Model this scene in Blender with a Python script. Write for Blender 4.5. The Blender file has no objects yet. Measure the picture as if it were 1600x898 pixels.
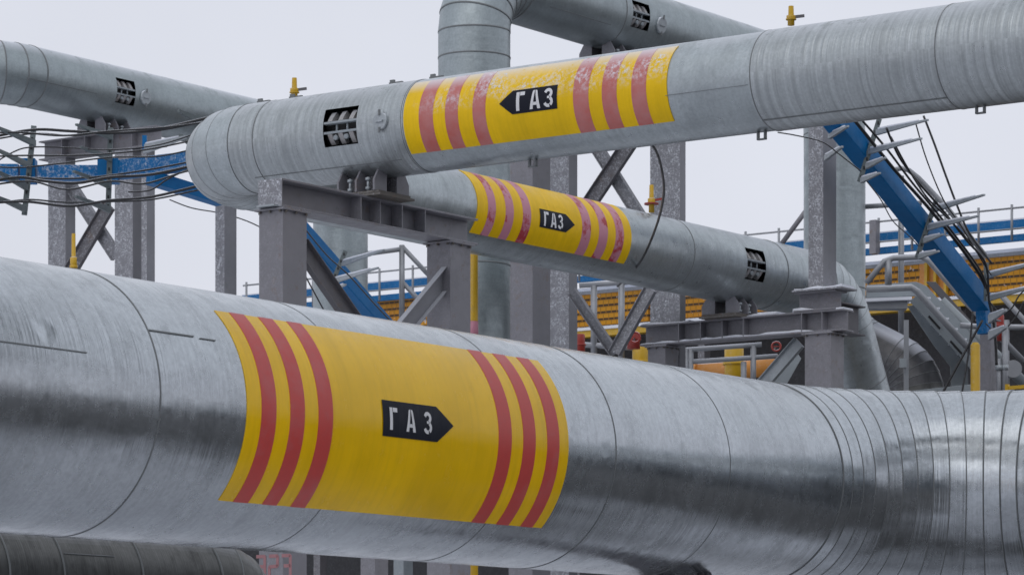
import bpy, math, random
from mathutils import Vector, Matrix
from mathutils.geometry import tessellate_polygon
random.seed(7)
C = bpy.context.scene
# ------------------------------------------------------------------ camera
F, YH, CX, ZC = 5267.0, 1143.0, 800.0, 1.6          # focal length in px of a 1600 px wide picture, horizon row, centre column, eye height
cam = bpy.data.cameras.new('camera'); camo = bpy.data.objects.new('camera', cam)
C.collection.objects.link(camo); C.camera = camo
camo.location = (0, 0, ZC); camo.rotation_euler = (math.radians(90), 0, 0)
cam.sensor_width = 36.0; cam.lens = F/1600*36; cam.shift_y = (YH-449)/1600
cam.clip_end = 3000; cam.clip_start = .1
cam.dof.use_dof = True; cam.dof.focus_distance = 27; cam.dof.aperture_fstop = 11
C.render.resolution_x, C.render.resolution_y = 1024, 574
# ------------------------------------------------------------------ world: overcast winter sky
SUN_EL, SUN_AZ = 52.0, 200.0
w = bpy.data.worlds.new('World'); C.world = w; w.use_nodes = True
nt = w.node_tree; N = nt.nodes; N.clear()
out = N.new('ShaderNodeOutputWorld'); bg = N.new('ShaderNodeBackground'); bg.inputs[1].default_value = .1
sky = N.new('ShaderNodeTexSky'); sky.sky_type = 'NISHITA'; sky.sun_disc = False
sky.sun_elevation = math.radians(SUN_EL); sky.sun_rotation = math.radians(SUN_AZ); sky.air_density = 1; sky.dust_density = 3
mix = N.new('ShaderNodeMix'); mix.data_type = 'RGBA'; mix.inputs[0].default_value = .93
tc = N.new('ShaderNodeTexCoord'); sp = N.new('ShaderNodeSeparateXYZ'); rm = N.new('ShaderNodeValToRGB')
rm.color_ramp.elements[0].position = 0.0; rm.color_ramp.elements[0].color = (.685, .695, .775, 1)
rm.color_ramp.elements[1].position = .5; rm.color_ramp.elements[1].color = (.74, .775, .85, 1)
e = rm.color_ramp.elements.new(.10); e.color = (.70, .715, .79, 1)
sc = N.new('ShaderNodeVectorMath'); sc.operation = 'SCALE'; sc.inputs[3].default_value = 10.0
nt.links.new(tc.outputs['Generated'], sp.inputs[0]); nt.links.new(sp.outputs[2], rm.inputs[0])
cn = N.new('ShaderNodeTexNoise'); cn.inputs['Scale'].default_value = 5; cn.inputs['Detail'].default_value = 5
cm = N.new('ShaderNodeMapRange'); cm.inputs[1].default_value = .3; cm.inputs[2].default_value = .7; cm.inputs[3].default_value = 9.4; cm.inputs[4].default_value = 10.5
nt.links.new(tc.outputs['Generated'], cn.inputs['Vector']); nt.links.new(cn.outputs['Fac'], cm.inputs[0]); nt.links.new(cm.outputs[0], sc.inputs[3])
nt.links.new(rm.outputs[0], sc.inputs[0]); nt.links.new(sky.outputs[0], mix.inputs[6]); nt.links.new(sc.outputs[0], mix.inputs[7])
nt.links.new(mix.outputs[2], bg.inputs[0]); nt.links.new(bg.outputs[0], out.inputs[0])
sd = bpy.data.lights.new('sun', 'SUN'); sd.energy = .5; sd.angle = math.radians(70); sd.color = (1, .97, .93)
so = bpy.data.objects.new('sun', sd); C.collection.objects.link(so)
so.rotation_euler = (math.radians(90-SUN_EL), 0, math.radians(180-SUN_AZ))
C.view_settings.view_transform = 'Standard'; C.view_settings.look = 'None'; C.view_settings.exposure = .08; C.view_settings.gamma = 1
C.view_settings.use_curve_mapping = False

# ------------------------------------------------------------------ helpers
V = Vector
def at(x, y, Y): return V(((x-CX)/F*Y, Y, (YH-y)/F*Y+ZC))           # world point seen at (x,y) at distance Y
def atz(x, y, z): return at(x, y, F*(z-ZC)/(YH-y))                  # the same on the level z
TH = math.radians(54.37)
D1 = V((math.cos(TH), math.sin(TH), 0)); D2 = V((-math.sin(TH), math.cos(TH), 0)); UP = V((0, 0, 1))
def s_at(x, P, d):                                                   # distance along a horizontal line where it crosses picture column x
    k = (x-CX)/F
    return (k*P.y-P.x)/(d.x-k*d.y)
class MB:
    def __init__(s): s.v = []; s.f = []; s.uv = []; s.sm = []
    def quad(s, ids, uvs=None, sm=False): s.f.append(ids); s.uv.append(uvs); s.sm.append(sm)
    def box(s, c, ax, ay, az, hx, hy, hz, taper=1.0):
        b = len(s.v)
        for i in (-1, 1):
            for j in (-1, 1):
                for k in (-1, 1):
                    t = taper if i > 0 else 1
                    s.v.append(c+ax*hx*i+ay*hy*j*t+az*hz*k*t)
        L = (2*hx, 2*hy, 2*hz)
        for q, (da, db) in (((0, 1, 3, 2), (1, 2)), ((4, 6, 7, 5), (1, 2)), ((0, 4, 5, 1), (0, 2)), ((2, 3, 7, 6), (0, 2)), ((0, 2, 6, 4), (0, 1)), ((1, 5, 7, 3), (0, 1))):
            uv = []
            for i in q:
                p = ((i >> 2) & 1, (i >> 1) & 1, i & 1); uv.append((p[da]*L[da], p[db]*L[db]))
            s.quad([b+i for i in q], uv)
        return s
    def bar(s, p0, p1, w_, h_, up=UP, taper=1.0):
        a = (p1-p0); L = a.length; a.normalize(); y = up.cross(a)
        if y.length < 1e-4: y = V((0, 1, 0)).cross(a)
        y.normalize(); z = a.cross(y)
        return s.box((p0+p1)/2, a, y, z, L/2, w_/2, h_/2, taper)
    def hsec(s, p0, p1, w_, h_, side=None, tf=.018, tw=.012):
        """H-section: flanges normal = 'upv'"""
        a = (p1-p0).normalized(); y = side.normalized(); z = a.cross(y); m = (p0+p1)/2; L = (p1-p0).length/2
        s.box(m+z*(h_/2-tf/2), a, y, z, L, w_/2, tf/2); s.box(m-z*(h_/2-tf/2), a, y, z, L, w_/2, tf/2)
        s.box(m, a, y, z, L, tw/2, h_/2-tf)
        return s
    def tube(s, pts, r, n=10, caps=True):
        pts = [V(p) for p in pts]; rings = []; prev = None; dist = 0
        for i, p in enumerate(pts):
            t = (pts[min(i+1, len(pts)-1)]-pts[max(i-1, 0)]).normalized()
            if prev is None:
                nrm = t.cross(UP)
                if nrm.length < 1e-3: nrm = t.cross(V((0, 1, 0)))
            else: nrm = prev-t*prev.dot(t)
            nrm.normalize(); prev = nrm; bn = t.cross(nrm)
            if i: dist += (p-pts[i-1]).length
            rr = r[i] if isinstance(r, (list, tuple)) else r
            rings.append((len(s.v), dist, rr))
            for k in range(n):
                a = 2*math.pi*k/n; s.v.append(p+nrm*math.cos(a)*rr+bn*math.sin(a)*rr)
        for (b0, d0, r0), (b1, d1, r1) in zip(rings, rings[1:]):
            for k in range(n):
                k2 = (k+1) % n; v0, v1 = 2*math.pi*r0*k/n, 2*math.pi*r0*(k+1)/n
                s.quad([b0+k, b0+k2, b1+k2, b1+k], [(d0, v0), (d0, v1), (d1, v1), (d1, v0)], True)
        if caps:
            s.quad([rings[0][0]+k for k in range(n)][::-1]); s.quad([rings[-1][0]+k for k in range(n)])
        return s
    def prism(s, poly, o, ax, ay, az, h):                            # polygon in (ax, ay) extruded by h along az
        n = len(poly); b = len(s.v)
        for k in (0, h):
            for x, y in poly: s.v.append(o+ax*x+ay*y+az*k)
        s.quad([b+i for i in range(n)][::-1]); s.quad([b+n+i for i in range(n)])
        for i in range(n):
            j = (i+1) % n; s.quad([b+i, b+j, b+n+j, b+n+i])
        return s
    def build(s, name, m, parent=None, bevel=0, fix=True):
        me = bpy.data.meshes.new(name); me.from_pydata([tuple(p) for p in s.v], [], s.f)
        ul = me.uv_layers.new(name='UVMap'); i = 0
        for f, uv in zip(s.f, s.uv):
            for k in range(len(f)): ul.data[i].uv = uv[k] if uv else (s.v[f[k]].x, s.v[f[k]].z); i += 1
        for p, sm in zip(me.polygons, s.sm): p.use_smooth = sm
        if fix:
            import bmesh
            b = bmesh.new(); b.from_mesh(me); bmesh.ops.recalc_face_normals(b, faces=b.faces); b.to_mesh(me); b.free()
        me.materials.append(m); o = bpy.data.objects.new(name, me); C.collection.objects.link(o)
        if parent:
            o.parent = parent; o.matrix_parent_inverse = Matrix.Translation(-wl(parent))
        if bevel:
            md = o.modifiers.new('bevel', 'BEVEL'); md.width = bevel; md.segments = 2; md.limit_method = 'ANGLE'; md.angle_limit = .6
        return o
def wl(o):
    l = o.location.copy()
    if o.parent and o.parent.type == 'EMPTY' and False: l += o.parent.location
    return l
def thing(name, label, cat, loc, group=None):
    o = bpy.data.objects.new(name, None); C.collection.objects.link(o); o.location = loc; o.empty_display_size = .2
    o['label'] = label; o['category'] = cat
    if group: o['group'] = group
    return o
def tag(o, label, cat, group=None, kind=None):
    if label: o['label'] = label
    if cat: o['category'] = cat
    if group: o['group'] = group
    if kind: o['kind'] = kind
    return o
def sub(o): return o                                                # parent for sub-parts
# ------------------------------------------------------------------ materials
def mat(name): m = bpy.data.materials.new(name); m.use_nodes = True; return m, m.node_tree, m.node_tree.nodes['Principled BSDF']
class G:
    def __init__(s, t): s.t = t
    def n(s, ty, **k):
        x = s.t.nodes.new(ty)
        for a, b in k.items(): setattr(x, a, b)
        return x
    def l(s, a, b): s.t.links.new(a, b)
    def val(s, x, sock):
        if hasattr(x, 'is_output'): s.l(x, sock)
        else: sock.default_value = x
    def math(s, op, a, b=0.0, clamp=False):
        m = s.n('ShaderNodeMath', operation=op, use_clamp=clamp); s.val(a, m.inputs[0]); s.val(b, m.inputs[1]); return m.outputs[0]
    def mix(s, f, a, b):
        m = s.n('ShaderNodeMix', data_type='RGBA'); s.val(f, m.inputs[0])
        for k, x in ((6, a), (7, b)):
            if hasattr(x, 'is_output'): s.l(x, m.inputs[k])
            else: m.inputs[k].default_value = tuple(x)+(1,)
        return m.outputs[2]
    def rng(s, x, a, b, c=0.0, d=1.0, smooth=False):
        m = s.n('ShaderNodeMapRange'); m.interpolation_type = 'SMOOTHSTEP' if smooth else 'LINEAR'
        s.l(x, m.inputs[0])
        for i, q in enumerate((a, b, c, d)): m.inputs[i+1].default_value = q
        return m.outputs[0]
    def noise(s, vec, scale, detail=4, rough=.5, mul=None):
        if mul:
            q = s.n('ShaderNodeVectorMath', operation='MULTIPLY'); s.l(vec, q.inputs[0]); q.inputs[1].default_value = mul; vec = q.outputs[0]
        m = s.n('ShaderNodeTexNoise'); s.l(vec, m.inputs['Vector']); m.inputs['Scale'].default_value = scale
        m.inputs['Detail'].default_value = detail; m.inputs['Roughness'].default_value = rough; return m.outputs['Fac']
def uvp(g):
    u = g.n('ShaderNodeUVMap'); u.uv_map = 'UVMap'
    geo = g.n('ShaderNodeNewGeometry'); return u.outputs[0], geo.outputs['Position'], geo.outputs['True Normal'], geo
def frost_mask(g, pos, nrm, top, wind, speck, wd=(-.75, -.65, .1), clus=0.):
    """rime lying on upward faces and driven on the windward ones"""
    sx = g.n('ShaderNodeSeparateXYZ'); g.l(nrm, sx.inputs[0])
    nb = g.noise(pos, 3.0, 5, .65); ns = g.noise(pos, speck, 3, .7); nm = g.noise(pos, clus or speck*.3, 3, .6)
    t = g.rng(sx.outputs[2], .50 if top > 1 else .55, .72 if top > 1 else .95)
    t = g.math('MULTIPLY', t, g.rng(g.math('ADD', nb, g.math('MULTIPLY', ns, .5)), .74-.3*top, .82-.3*top))
    d = g.n('ShaderNodeVectorMath', operation='DOT_PRODUCT'); g.l(nrm, d.inputs[0]); d.inputs[1].default_value = V(wd).normalized()
    wi = g.math('MULTIPLY', g.rng(d.outputs['Value'], .75, .95), g.math('MULTIPLY', g.rng(ns, .44, .66), g.rng(nm, .42 if clus else .36, .66)))
    return g.math('MAXIMUM', g.math('MULTIPLY', t, min(1, top*1.6)), g.math('MULTIPLY', wi, wind), True)
SNOW = (.72, .74, .80)
def galv(name, base=(.44, .47, .5), rough=.3, ridge=.35, metal=.85, dirt=.4, snow=.3, spec=0.0, fine=70.):
    m, t, b = mat(name); g = G(t); uv, pos, nrm, geo = uvp(g)
    st = g.noise(uv, 1, 3, .6, (fine, .35, 1)); st2 = g.noise(uv, 1, 2, .5, (14, .25, 1)); st3 = g.noise(uv, 1, 2, .5, (fine*2.3, .8, 1))
    cl = g.noise(pos, .9, 6, .62); sp_ = g.noise(pos, 6.0, 5, .7); spang = g.noise(pos, 34., 2, .6)
    dm = g.math('MULTIPLY', g.rng(cl, .48, .72), dirt); dm2 = g.math('MULTIPLY', g.rng(g.math('ADD', g.math('MULTIPLY', sp_, .7), g.math('MULTIPLY', st2, .45)), .62, .8), dirt*.9)
    c = g.mix(g.rng(spang, .35, .65), tuple(x*.93 for x in base), tuple(min(1, x*1.07) for x in base))
    c = g.mix(g.math('MULTIPLY', g.rng(st, .62, .38), min(1, .08+.75*ridge)), c, tuple(x*.62 for x in base))
    sm = g.noise(uv, 1, 5, .65, (2.6, 1.1, 1)); sm2 = g.noise(uv, 1, 4, .7, (11., 2.2, 1))
    dm3 = g.math('MULTIPLY', g.rng(g.math('ADD', g.math('MULTIPLY', sm, .6), g.math('MULTIPLY', sm2, .4)), .50, .68), dirt)
    c = g.mix(g.math('MAXIMUM', g.math('MAXIMUM', dm, dm2), dm3), c, tuple(x*.36 for x in base))
    fr = frost_mask(g, pos, nrm, snow, min(snow, .4)*.5, 16.)
    c = g.mix(fr, c, SNOW)
    g.l(c, b.inputs['Base Color'])
    g.l(g.math('MULTIPLY', g.math('SUBTRACT', 1.0, fr), metal), b.inputs['Metallic'])
    r = g.math('ADD', g.rng(sp_, .3, .7, rough-.09, rough+.15), g.math('MULTIPLY', fr, .5), True); g.l(r, b.inputs['Roughness'])
    h = g.math('ADD', g.math('MULTIPLY', st, .011*ridge), g.math('MULTIPLY', g.math('ADD', g.math('MULTIPLY', st2, .010), g.math('MULTIPLY', st3, .0012)), ridge))
    h = g.math('ADD', h, g.math('MULTIPLY', g.noise(pos, 1.7, 2, .5), .008))
    h = g.math('ADD', h, g.math('MULTIPLY', g.rng(g.noise(pos, 3.4, 1, .4), .60, .82, smooth=True), -.006))
    h = g.math('ADD', h, g.math('MULTIPLY', fr, .006))
    bp = g.n('ShaderNodeBump'); bp.inputs['Distance'].default_value = 1.0; bp.inputs['Strength'].default_value = .8
    g.l(h, bp.inputs['Height']); g.l(bp.outputs[0], b.inputs['Normal'])
    return m
def paint(name, base, rough=.5, snow=.6, wind=.9, grime=.35, ridge=0., spec=.5, dirtc=(.07, .06, .055), metal=0., coat=0., speck=42., wd=(-.75, -.65, .1), rust=0., clus=0.):
    m, t, b = mat(name); g = G(t); uv, pos, nrm, geo = uvp(g)
    n1 = g.noise(pos, 1.3, 6, .6); n2 = g.noise(pos, 9.0, 4, .7)
    c = g.mix(g.rng(n1, .35, .7), tuple(x*.88 for x in base), tuple(min(1, x*1.1) for x in base))
    if ridge:
        k1 = g.noise(uv, 1, 4, .65, (26., .9, 1)); k2 = g.noise(uv, 1, 5, .7, (2.2, .8, 1))
        c = g.mix(g.rng(k1, .46, .72, 0, .3), c, tuple(x*.66 for x in base)); c = g.mix(g.rng(k2, .50, .70, 0, .35), c, tuple(x*.66 for x in base))
    c = g.mix(g.math('MULTIPLY', g.rng(g.math('ADD', g.math('MULTIPLY', n2, .6), g.math('MULTIPLY', n1, .4)), .54, .72), grime), c, dirtc)
    if rust: c = g.mix(g.math('MULTIPLY', g.rng(g.noise(pos, 5.5, 6, .7), .58, .66), rust), c, (.16, .085, .04))
    fr = frost_mask(g, pos, nrm, snow, wind, speck, wd, clus); c = g.mix(fr, c, SNOW)
    g.l(c, b.inputs['Base Color']); b.inputs['Metallic'].default_value = metal
    g.l(g.math('ADD', g.rng(n2, .3, .7, rough-.07, rough+.1), g.math('MULTIPLY', fr, .4), True), b.inputs['Roughness'])
    h = g.math('ADD', g.math('MULTIPLY', n2, .002), g.math('MULTIPLY', fr, .008))
    if ridge:
        st = g.noise(uv, 1, 3, .6, (70, .35, 1)); st2 = g.noise(uv, 1, 2, .5, (14, .25, 1))
        h = g.math('ADD', h, g.math('ADD', g.math('MULTIPLY', st, .0035*ridge), g.math('MULTIPLY', st2, .006*ridge)))
    bp = g.n('ShaderNodeBump'); bp.inputs['Distance'].default_value = 1.0; bp.inputs['Strength'].default_value = .7
    g.l(h, bp.inputs['Height']); g.l(bp.outputs[0], b.inputs['Normal'])
    b.inputs['Specular IOR Level'].default_value = spec
    if coat: b.inputs['Coat Weight'].default_value = coat; b.inputs['Coat Roughness'].default_value = .12
    return m
def worn_stripe(name, red, pink, lo, hi, frost=0.0, ridge=.35, rough=.35):
    """red tape bleached to pink in ragged patches, some with rime stuck on it"""
    m, t, b = mat(name); g = G(t); uv, pos, nrm, geo = uvp(g)
    n1 = g.noise(pos, 3.2, 5, .62); n2 = g.noise(pos, 22., 4, .7)
    c = g.mix(g.rng(g.math('ADD', g.math('MULTIPLY', n1, .8), g.math('MULTIPLY', n2, .2)), lo, hi), red, pink)
    c = g.mix(g.math('MULTIPLY', g.rng(n2, .3, .8), .25), c, tuple(x*.6 for x in pink))
    if frost:
        c = g.mix(g.math('MULTIPLY', frost_mask(g, pos, nrm, .7, 1.25, 24., (-.45, -.63, .68), 1.6), 1.0, True), c, SNOW)
    g.l(c, b.inputs['Base Color']); b.inputs['Roughness'].default_value = rough; b.inputs['Specular IOR Level'].default_value = .35
    st = g.noise(uv, 1, 3, .6, (42, .35, 1)); bp = g.n('ShaderNodeBump'); bp.inputs['Distance'].default_value = 1; bp.inputs['Strength'].default_value = .7
    g.l(g.math('MULTIPLY', st, .0035*ridge), bp.inputs['Height']); g.l(bp.outputs[0], b.inputs['Normal'])
    return m
M = {}
M['clad_main'] = galv('bright_galvanised_cladding', (.50, .53, .555), .20, .16, .95, .42, .0, fine=42.)
M['clad'] = galv('matt_galvanised_cladding', (.425, .465, .48), .32, .18, .8, .45, .3, fine=16.)
M['clad_ridge'] = galv('ribbed_galvanised_cladding', (.435, .465, .475), .32, .75, .8, .3, .3, fine=19.)
M['clad_far'] = galv('dull_galvanised_cladding', (.345, .388, .402), .38, .10, .8, .3, .45, fine=14.)
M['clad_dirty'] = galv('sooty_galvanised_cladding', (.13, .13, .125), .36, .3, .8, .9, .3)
M['clad_snowy'] = galv('snow_topped_cladding', (.11, .11, .115), .4, .2, .7, .7, 1.4, fine=16.)
M['seam'] = paint('dark_seam_sealant', (.17, .18, .185), .45, .1, .0, .3)
M['steel'] = paint('grey_painted_steel', (.20, .195, .215), .42, .55, .12, .4, rust=.3)
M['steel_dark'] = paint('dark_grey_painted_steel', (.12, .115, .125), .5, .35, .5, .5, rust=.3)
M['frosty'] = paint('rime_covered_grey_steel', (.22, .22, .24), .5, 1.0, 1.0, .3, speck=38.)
M['shoe'] = paint('rusty_base_plate', (.13, .115, .10), .6, .3, .3, .5, rust=.7)
M['zinc_dark'] = paint('dull_galvanised_bracket', (.13, .155, .16), .5, .3, .1, .3, metal=.3)
M['zinc'] = paint('galvanised_steel_fitting', (.36, .39, .41), .4, 1.3, .25, .3, metal=.5)
M['rail'] = paint('galvanised_handrail', (.30, .31, .33), .45, .8, .3, .3, metal=.4)
M['blue'] = paint('blue_painted_tray', (.001, .135, .36), .45, .5, .15, .2, spec=.25, dirtc=(.01, .03, .1))
M['blue_frost'] = paint('blue_painted_tray_with_rime', (.003, .14, .37), .45, 1.0, .9, .25, spec=.25, speck=36., wd=(0., -1., .0), dirtc=(.02, .05, .15))
M['yellow'] = paint('glossy_yellow_panel', (.90, .54, .0), .2, .05, 0., .10, ridge=.22, spec=.38, dirtc=(.40, .22, .01))
M['yellow_rime'] = paint('yellow_panel_with_rime', (.86, .54, .0), 0.38, .7, 1.15, .15, ridge=.3, spec=.25, dirtc=(.38, .22, .02), speck=24., wd=(-.45, -.63, .68), clus=1.6)
M['yellow_b'] = paint('satin_yellow_panel', (.84, .52, .0), .4, .1, 0., .25, ridge=.3, spec=.25, dirtc=(.40, .23, .02))
M['red'] = worn_stripe('red_stripe_tape', (.58, .07, .06), (.56, .13, .13), .5, .7, ridge=.22, rough=.33)
M['pink_a'] = worn_stripe('bleached_stripe_tape', (.50, .12, .10), (.52, .20, .19), .35, .6, .9)
M['pink_b'] = worn_stripe('patchy_stripe_tape', (.40, .03, .04), (.55, .23, .30), .42, .48, 0.)
M['arrow'] = paint('navy_black_arrow_sticker', (.006, .008, .018), .45, .1, 0., .2, ridge=.5, spec=.2, dirtc=(.02, .025, .03))
M['white'] = paint('white_lettering', (.72, .72, .74), .45, .1, 0., .2, dirtc=(.3, .3, .32))
M['pink_text'] = paint('pink_stencil_lettering', (.32, .15, .16), .6, .1, .0, .6, dirtc=(.2, .18, .2))
M['cable'] = paint('black_cable', (.012, .012, .014), .4, .5, .15, .2)
M['ypaint'] = paint('yellow_painted_valve', (.55, .33, .01), .4, .45, .2, .3)
M['red_valve'] = paint('red_painted_valve', (.30, .03, .02), .4, 1.2, .1, .3)
M['orange'] = paint('orange_painted_steel', (.58, .24, .04), .45, 1.5, .2, .25)
M['black'] = paint('black_void_lining', (.012, .012, .014), .6, .0, .0, .2)
M['dark'] = paint('underdeck_shade_black', (.02, .02, .024), .7, .2, .05, .3)  # near-black colour standing for the shade below the far deck
M['hall'] = paint('unseen_hall_sheeting', (.11, .13, .15), .6, .0, .0, .4)  # grey of the added halls, toned for their mirror image
M['pier'] = paint('light_grey_panel', (.26, .29, .31), .45, .5, .2, .3)
M['clamp'] = paint('grimy_clamp_steel', (.32, .31, .31), .45, .5, .3, .5, rust=.25)
M['snow'] = paint('lying_snow', SNOW, .8, .1, 0., .05)
def mesh_panel_mat():
    m, t, b = mat('yellow_louvre_cladding'); g = G(t); uv, pos, nrm, geo = uvp(g)
    br = g.n('ShaderNodeTexBrick'); g.l(uv, br.inputs['Vector']); br.inputs['Scale'].default_value = 1
    br.inputs['Brick Width'].default_value = .15; br.inputs['Row Height'].default_value = .16; br.inputs['Mortar Size'].default_value = .012
    br.inputs['Mortar Smooth'].default_value = .3
    sx = g.n('ShaderNodeSeparateXYZ'); g.l(uv, sx.inputs[0])
    saw = g.math('FRACT', g.math('DIVIDE', sx.outputs[1], .16))
    c = g.mix(g.rng(g.noise(pos, 1.2, 4), .3, .7), (.74, .34, .01), (.60, .25, .01))
    hole = g.math('MULTIPLY', g.rng(saw, .42, .3), g.math('SUBTRACT', 1.0, br.outputs['Fac']))
    c = g.mix(hole, c, (.05, .03, .015)); c = g.mix(g.math('MULTIPLY', br.outputs['Fac'], .6), c, (.2, .09, .012))
    c = g.mix(g.rng(g.noise(pos, 9., 3, .7), .64, .7), c, SNOW)
    g.l(c, b.inputs['Base Color']); b.inputs['Roughness'].default_value = .6
    bp = g.n('ShaderNodeBump'); bp.inputs['Distance'].default_value = 1; g.l(g.math('MULTIPLY', saw, .06), bp.inputs['Height']); g.l(bp.outputs[0], b.inputs['Normal'])
    return m
M['louvre'] = mesh_panel_mat()
def ground_mat():
    m, t, b = mat('trodden_snow'); g = G(t); uv, pos, nrm, geo = uvp(g)
    sx = g.n('ShaderNodeSeparateXYZ'); g.l(pos, sx.inputs[0])
    mirror_dark = g.math('ADD', g.noise(pos, .25, 8, .6), g.rng(sx.outputs[0], 0., 8., -.16, .18))  # unseen ground darkened to the right, deepening what the front pipe mirrors
    c = g.mix(g.rng(mirror_dark, .42, .6), (.62, .63, .67), (.07, .068, .068)); g.l(c, b.inputs['Base Color']); b.inputs['Roughness'].default_value = .8
    bp = g.n('ShaderNodeBump'); bp.inputs['Distance'].default_value = .1; g.l(g.noise(pos, 3., 6, .6), bp.inputs['Height']); g.l(bp.outputs[0], b.inputs['Normal'])
    return m
# ------------------------------------------------------------------ ground
b = MB(); b.v = [V((-1500, -1500, 0)), V((1500, -1500, 0)), V((1500, 1500, 0)), V((-1500, 1500, 0))]; b.quad([0, 1, 2, 3])
tag(b.build('ground', ground_mat()), 'trodden grey snow over the plant yard', None, kind='structure')

# ------------------------------------------------------------------ pipes
class Run:
    """a straight run of pipe: a point at u = 0, a direction, a radius; phi = 0 faces the viewer's side, 90 is the top"""
    def __init__(s, P, d, R, side=None):
        s.P = P; s.d = d.normalized(); s.R = R
        n = V((s.d.y, -s.d.x, 0)) if side is None else side
        n.normalize(); n = -n if (side is None and n.y > 0) else n
        s.n = n; s.up = s.d.cross(n)
        if s.up.z < 0 or (abs(s.up.z) < .01 and s.up.x < 0): s.up = -s.up
    def p(s, u, ph, r): return s.P+s.d*u+(s.n*math.cos(ph)+s.up*math.sin(ph))*r
    def hit(s, x, y):
        o = V((0, 0, ZC)); r = V(((x-CX)/F, 1, (YH-y)/F))
        o2 = (o-s.P); o2 -= s.d*o2.dot(s.d); r2 = r-s.d*r.dot(s.d)
        A, B, Cc = r2.dot(r2), 2*o2.dot(r2), o2.dot(o2)-s.R**2
        dd = B*B-4*A*Cc
        if dd < 0: t = -B/2/A
        else: t = (-B-math.sqrt(dd))/2/A
        q = o+r*t; k = q-s.P
        return k.dot(s.d), math.atan2(k.dot(s.up), k.dot(s.n))
    def patch(s, name, m, parent, u0, u1, p0, p1, off, du=.25, th=.0):
        b = MB(); R = s.R+off; nu = max(1, int((u1-u0)/du)); npn = max(2, int((p1-p0)/math.radians(2.5)))
        for i in range(nu+1):
            for j in range(npn+1):
                u = u0+(u1-u0)*i/nu; ph = p0+(p1-p0)*j/npn; b.v.append(s.p(u, ph, R))
        for i in range(nu):
            for j in range(npn):
                a = i*(npn+1)+j; uu = (u0+(u1-u0)*i/nu, u0+(u1-u0)*(i+1)/nu); pp = ((p0+(p1-p0)*j/npn)*R, (p0+(p1-p0)*(j+1)/npn)*R)
                b.quad([a, a+npn+1, a+npn+2, a+1], [(uu[0], pp[0]), (uu[1], pp[0]), (uu[1], pp[1]), (uu[0], pp[1])], True)
        k = len(b.v)                                                 # returned edge down to the cladding
        per = [i*(npn+1) for i in range(nu+1)]+[nu*(npn+1)+j for j in range(1, npn+1)]+[i*(npn+1)+npn for i in range(nu-1, -1, -1)]+[j for j in range(npn-1, 0, -1)]
        np_ = len(per)
        for q in per: b.v.append(b.v[q].copy())
        for q in per:
            v = b.v[q]; ax = s.P+s.d*(v-s.P).dot(s.d); b.v.append(ax+(v-ax)*((s.R-.004)/R))
        for i in range(np_):
            j = (i+1) % np_; b.quad([k+i, k+j, k+np_+j, k+np_+i])
        return b.build(name, m, parent)
    def shapes(s, name, m, parent, polys, off):
        """flat polygons given in (u, phi*R) metres, wrapped on the pipe"""
        import bmesh
        me = bpy.data.meshes.new(name); bm = bmesh.new()
        for poly in polys:
            vs = [bm.verts.new((x, y, 0)) for x, y in poly]
            bm.faces.new(vs)
        bmesh.ops.triangulate(bm, faces=bm.faces[:])
        for _ in range(5): bmesh.ops.subdivide_edges(bm, edges=[e for e in bm.edges if abs(e.verts[0].co.y-e.verts[1].co.y) > .018], cuts=1, use_grid_fill=False); bmesh.ops.triangulate(bm, faces=bm.faces[:])
        bmesh.ops.triangulate(bm, faces=bm.faces[:])
        uvl = bm.loops.layers.uv.new('UVMap')
        for f in bm.faces:
            f.smooth = True
            for l in f.loops: l[uvl].uv = l.vert.co.xy
        for v in bm.verts: v.co = s.p(v.co.x, v.co.y/s.R, s.R+off)
        bm.to_mesh(me); bm.free(); me.materials.append(m)
        o = bpy.data.objects.new(name, me); C.collection.objects.link(o); o.parent = parent; o.matrix_parent_inverse = Matrix.Translation(-wl(parent))
        return o
    def ring(s, name, m, parent, u, w_=.014, off=.005, n=96, R=None):
        R = R or s.R; b = MB(); prof = [(-w_/2, -.002), (-w_/2, off), (w_/2, off), (w_/2, -.002)]
        for k in range(n):
            a = 2*math.pi*k/n
            for du, dr in prof: b.v.append(s.p(u+du, a, R+dr))
        for k in range(n):
            for q in range(3): x0 = k*4+q; x1 = ((k+1) % n)*4+q; b.quad([x0, x1, x1+1, x0+1], None, True)
        return b.build(name, m, parent)
def rings_mesh(rings, n, holes=(), us=None):
    """skin from rings (centre, n, up, R, u)"""
    b = MB()
    for c, nn, uu, R, u in rings:
        for k in range(n): a = 2*math.pi*k/n; b.v.append(c+(nn*math.cos(a)+uu*math.sin(a))*R)
    for i in range(len(rings)-1):
        u0, u1 = rings[i][4], rings[i+1][4]; R = rings[i][3]; um = (u0+u1)/2
        for k in range(n):
            k2 = (k+1) % n; am = 2*math.pi*(k+.5)/n
            if am > math.pi: am -= 2*math.pi
            if any(h[0] < um < h[1] and h[2] < am < h[3] for h in holes): continue
            v0, v1 = 2*math.pi*R*k/n, 2*math.pi*R*(k+1)/n
            b.quad([i*n+k, (i+1)*n+k, (i+1)*n+k2, i*n+k2], [(u0, v0), (u1, v0), (u1, v1), (u0, v1)], True)
    return b
def straight(run, u0, u1, R=None, n=96, holes=(), name='cladding', m=None, parent=None, step=1.0):
    R = R or run.R; us = {u0, u1}
    for h in holes: us |= {h[0], h[1]}
    k = int((u1-u0)/step)
    for i in range(1, k+1): us.add(u0+(u1-u0)*i/(k+1))
    rs = [(run.P+run.d*u, run.n, run.up, R, u) for u in sorted(us)]
    return rings_mesh(rs, n, holes).build(name, m, parent, fix=False)
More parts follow.
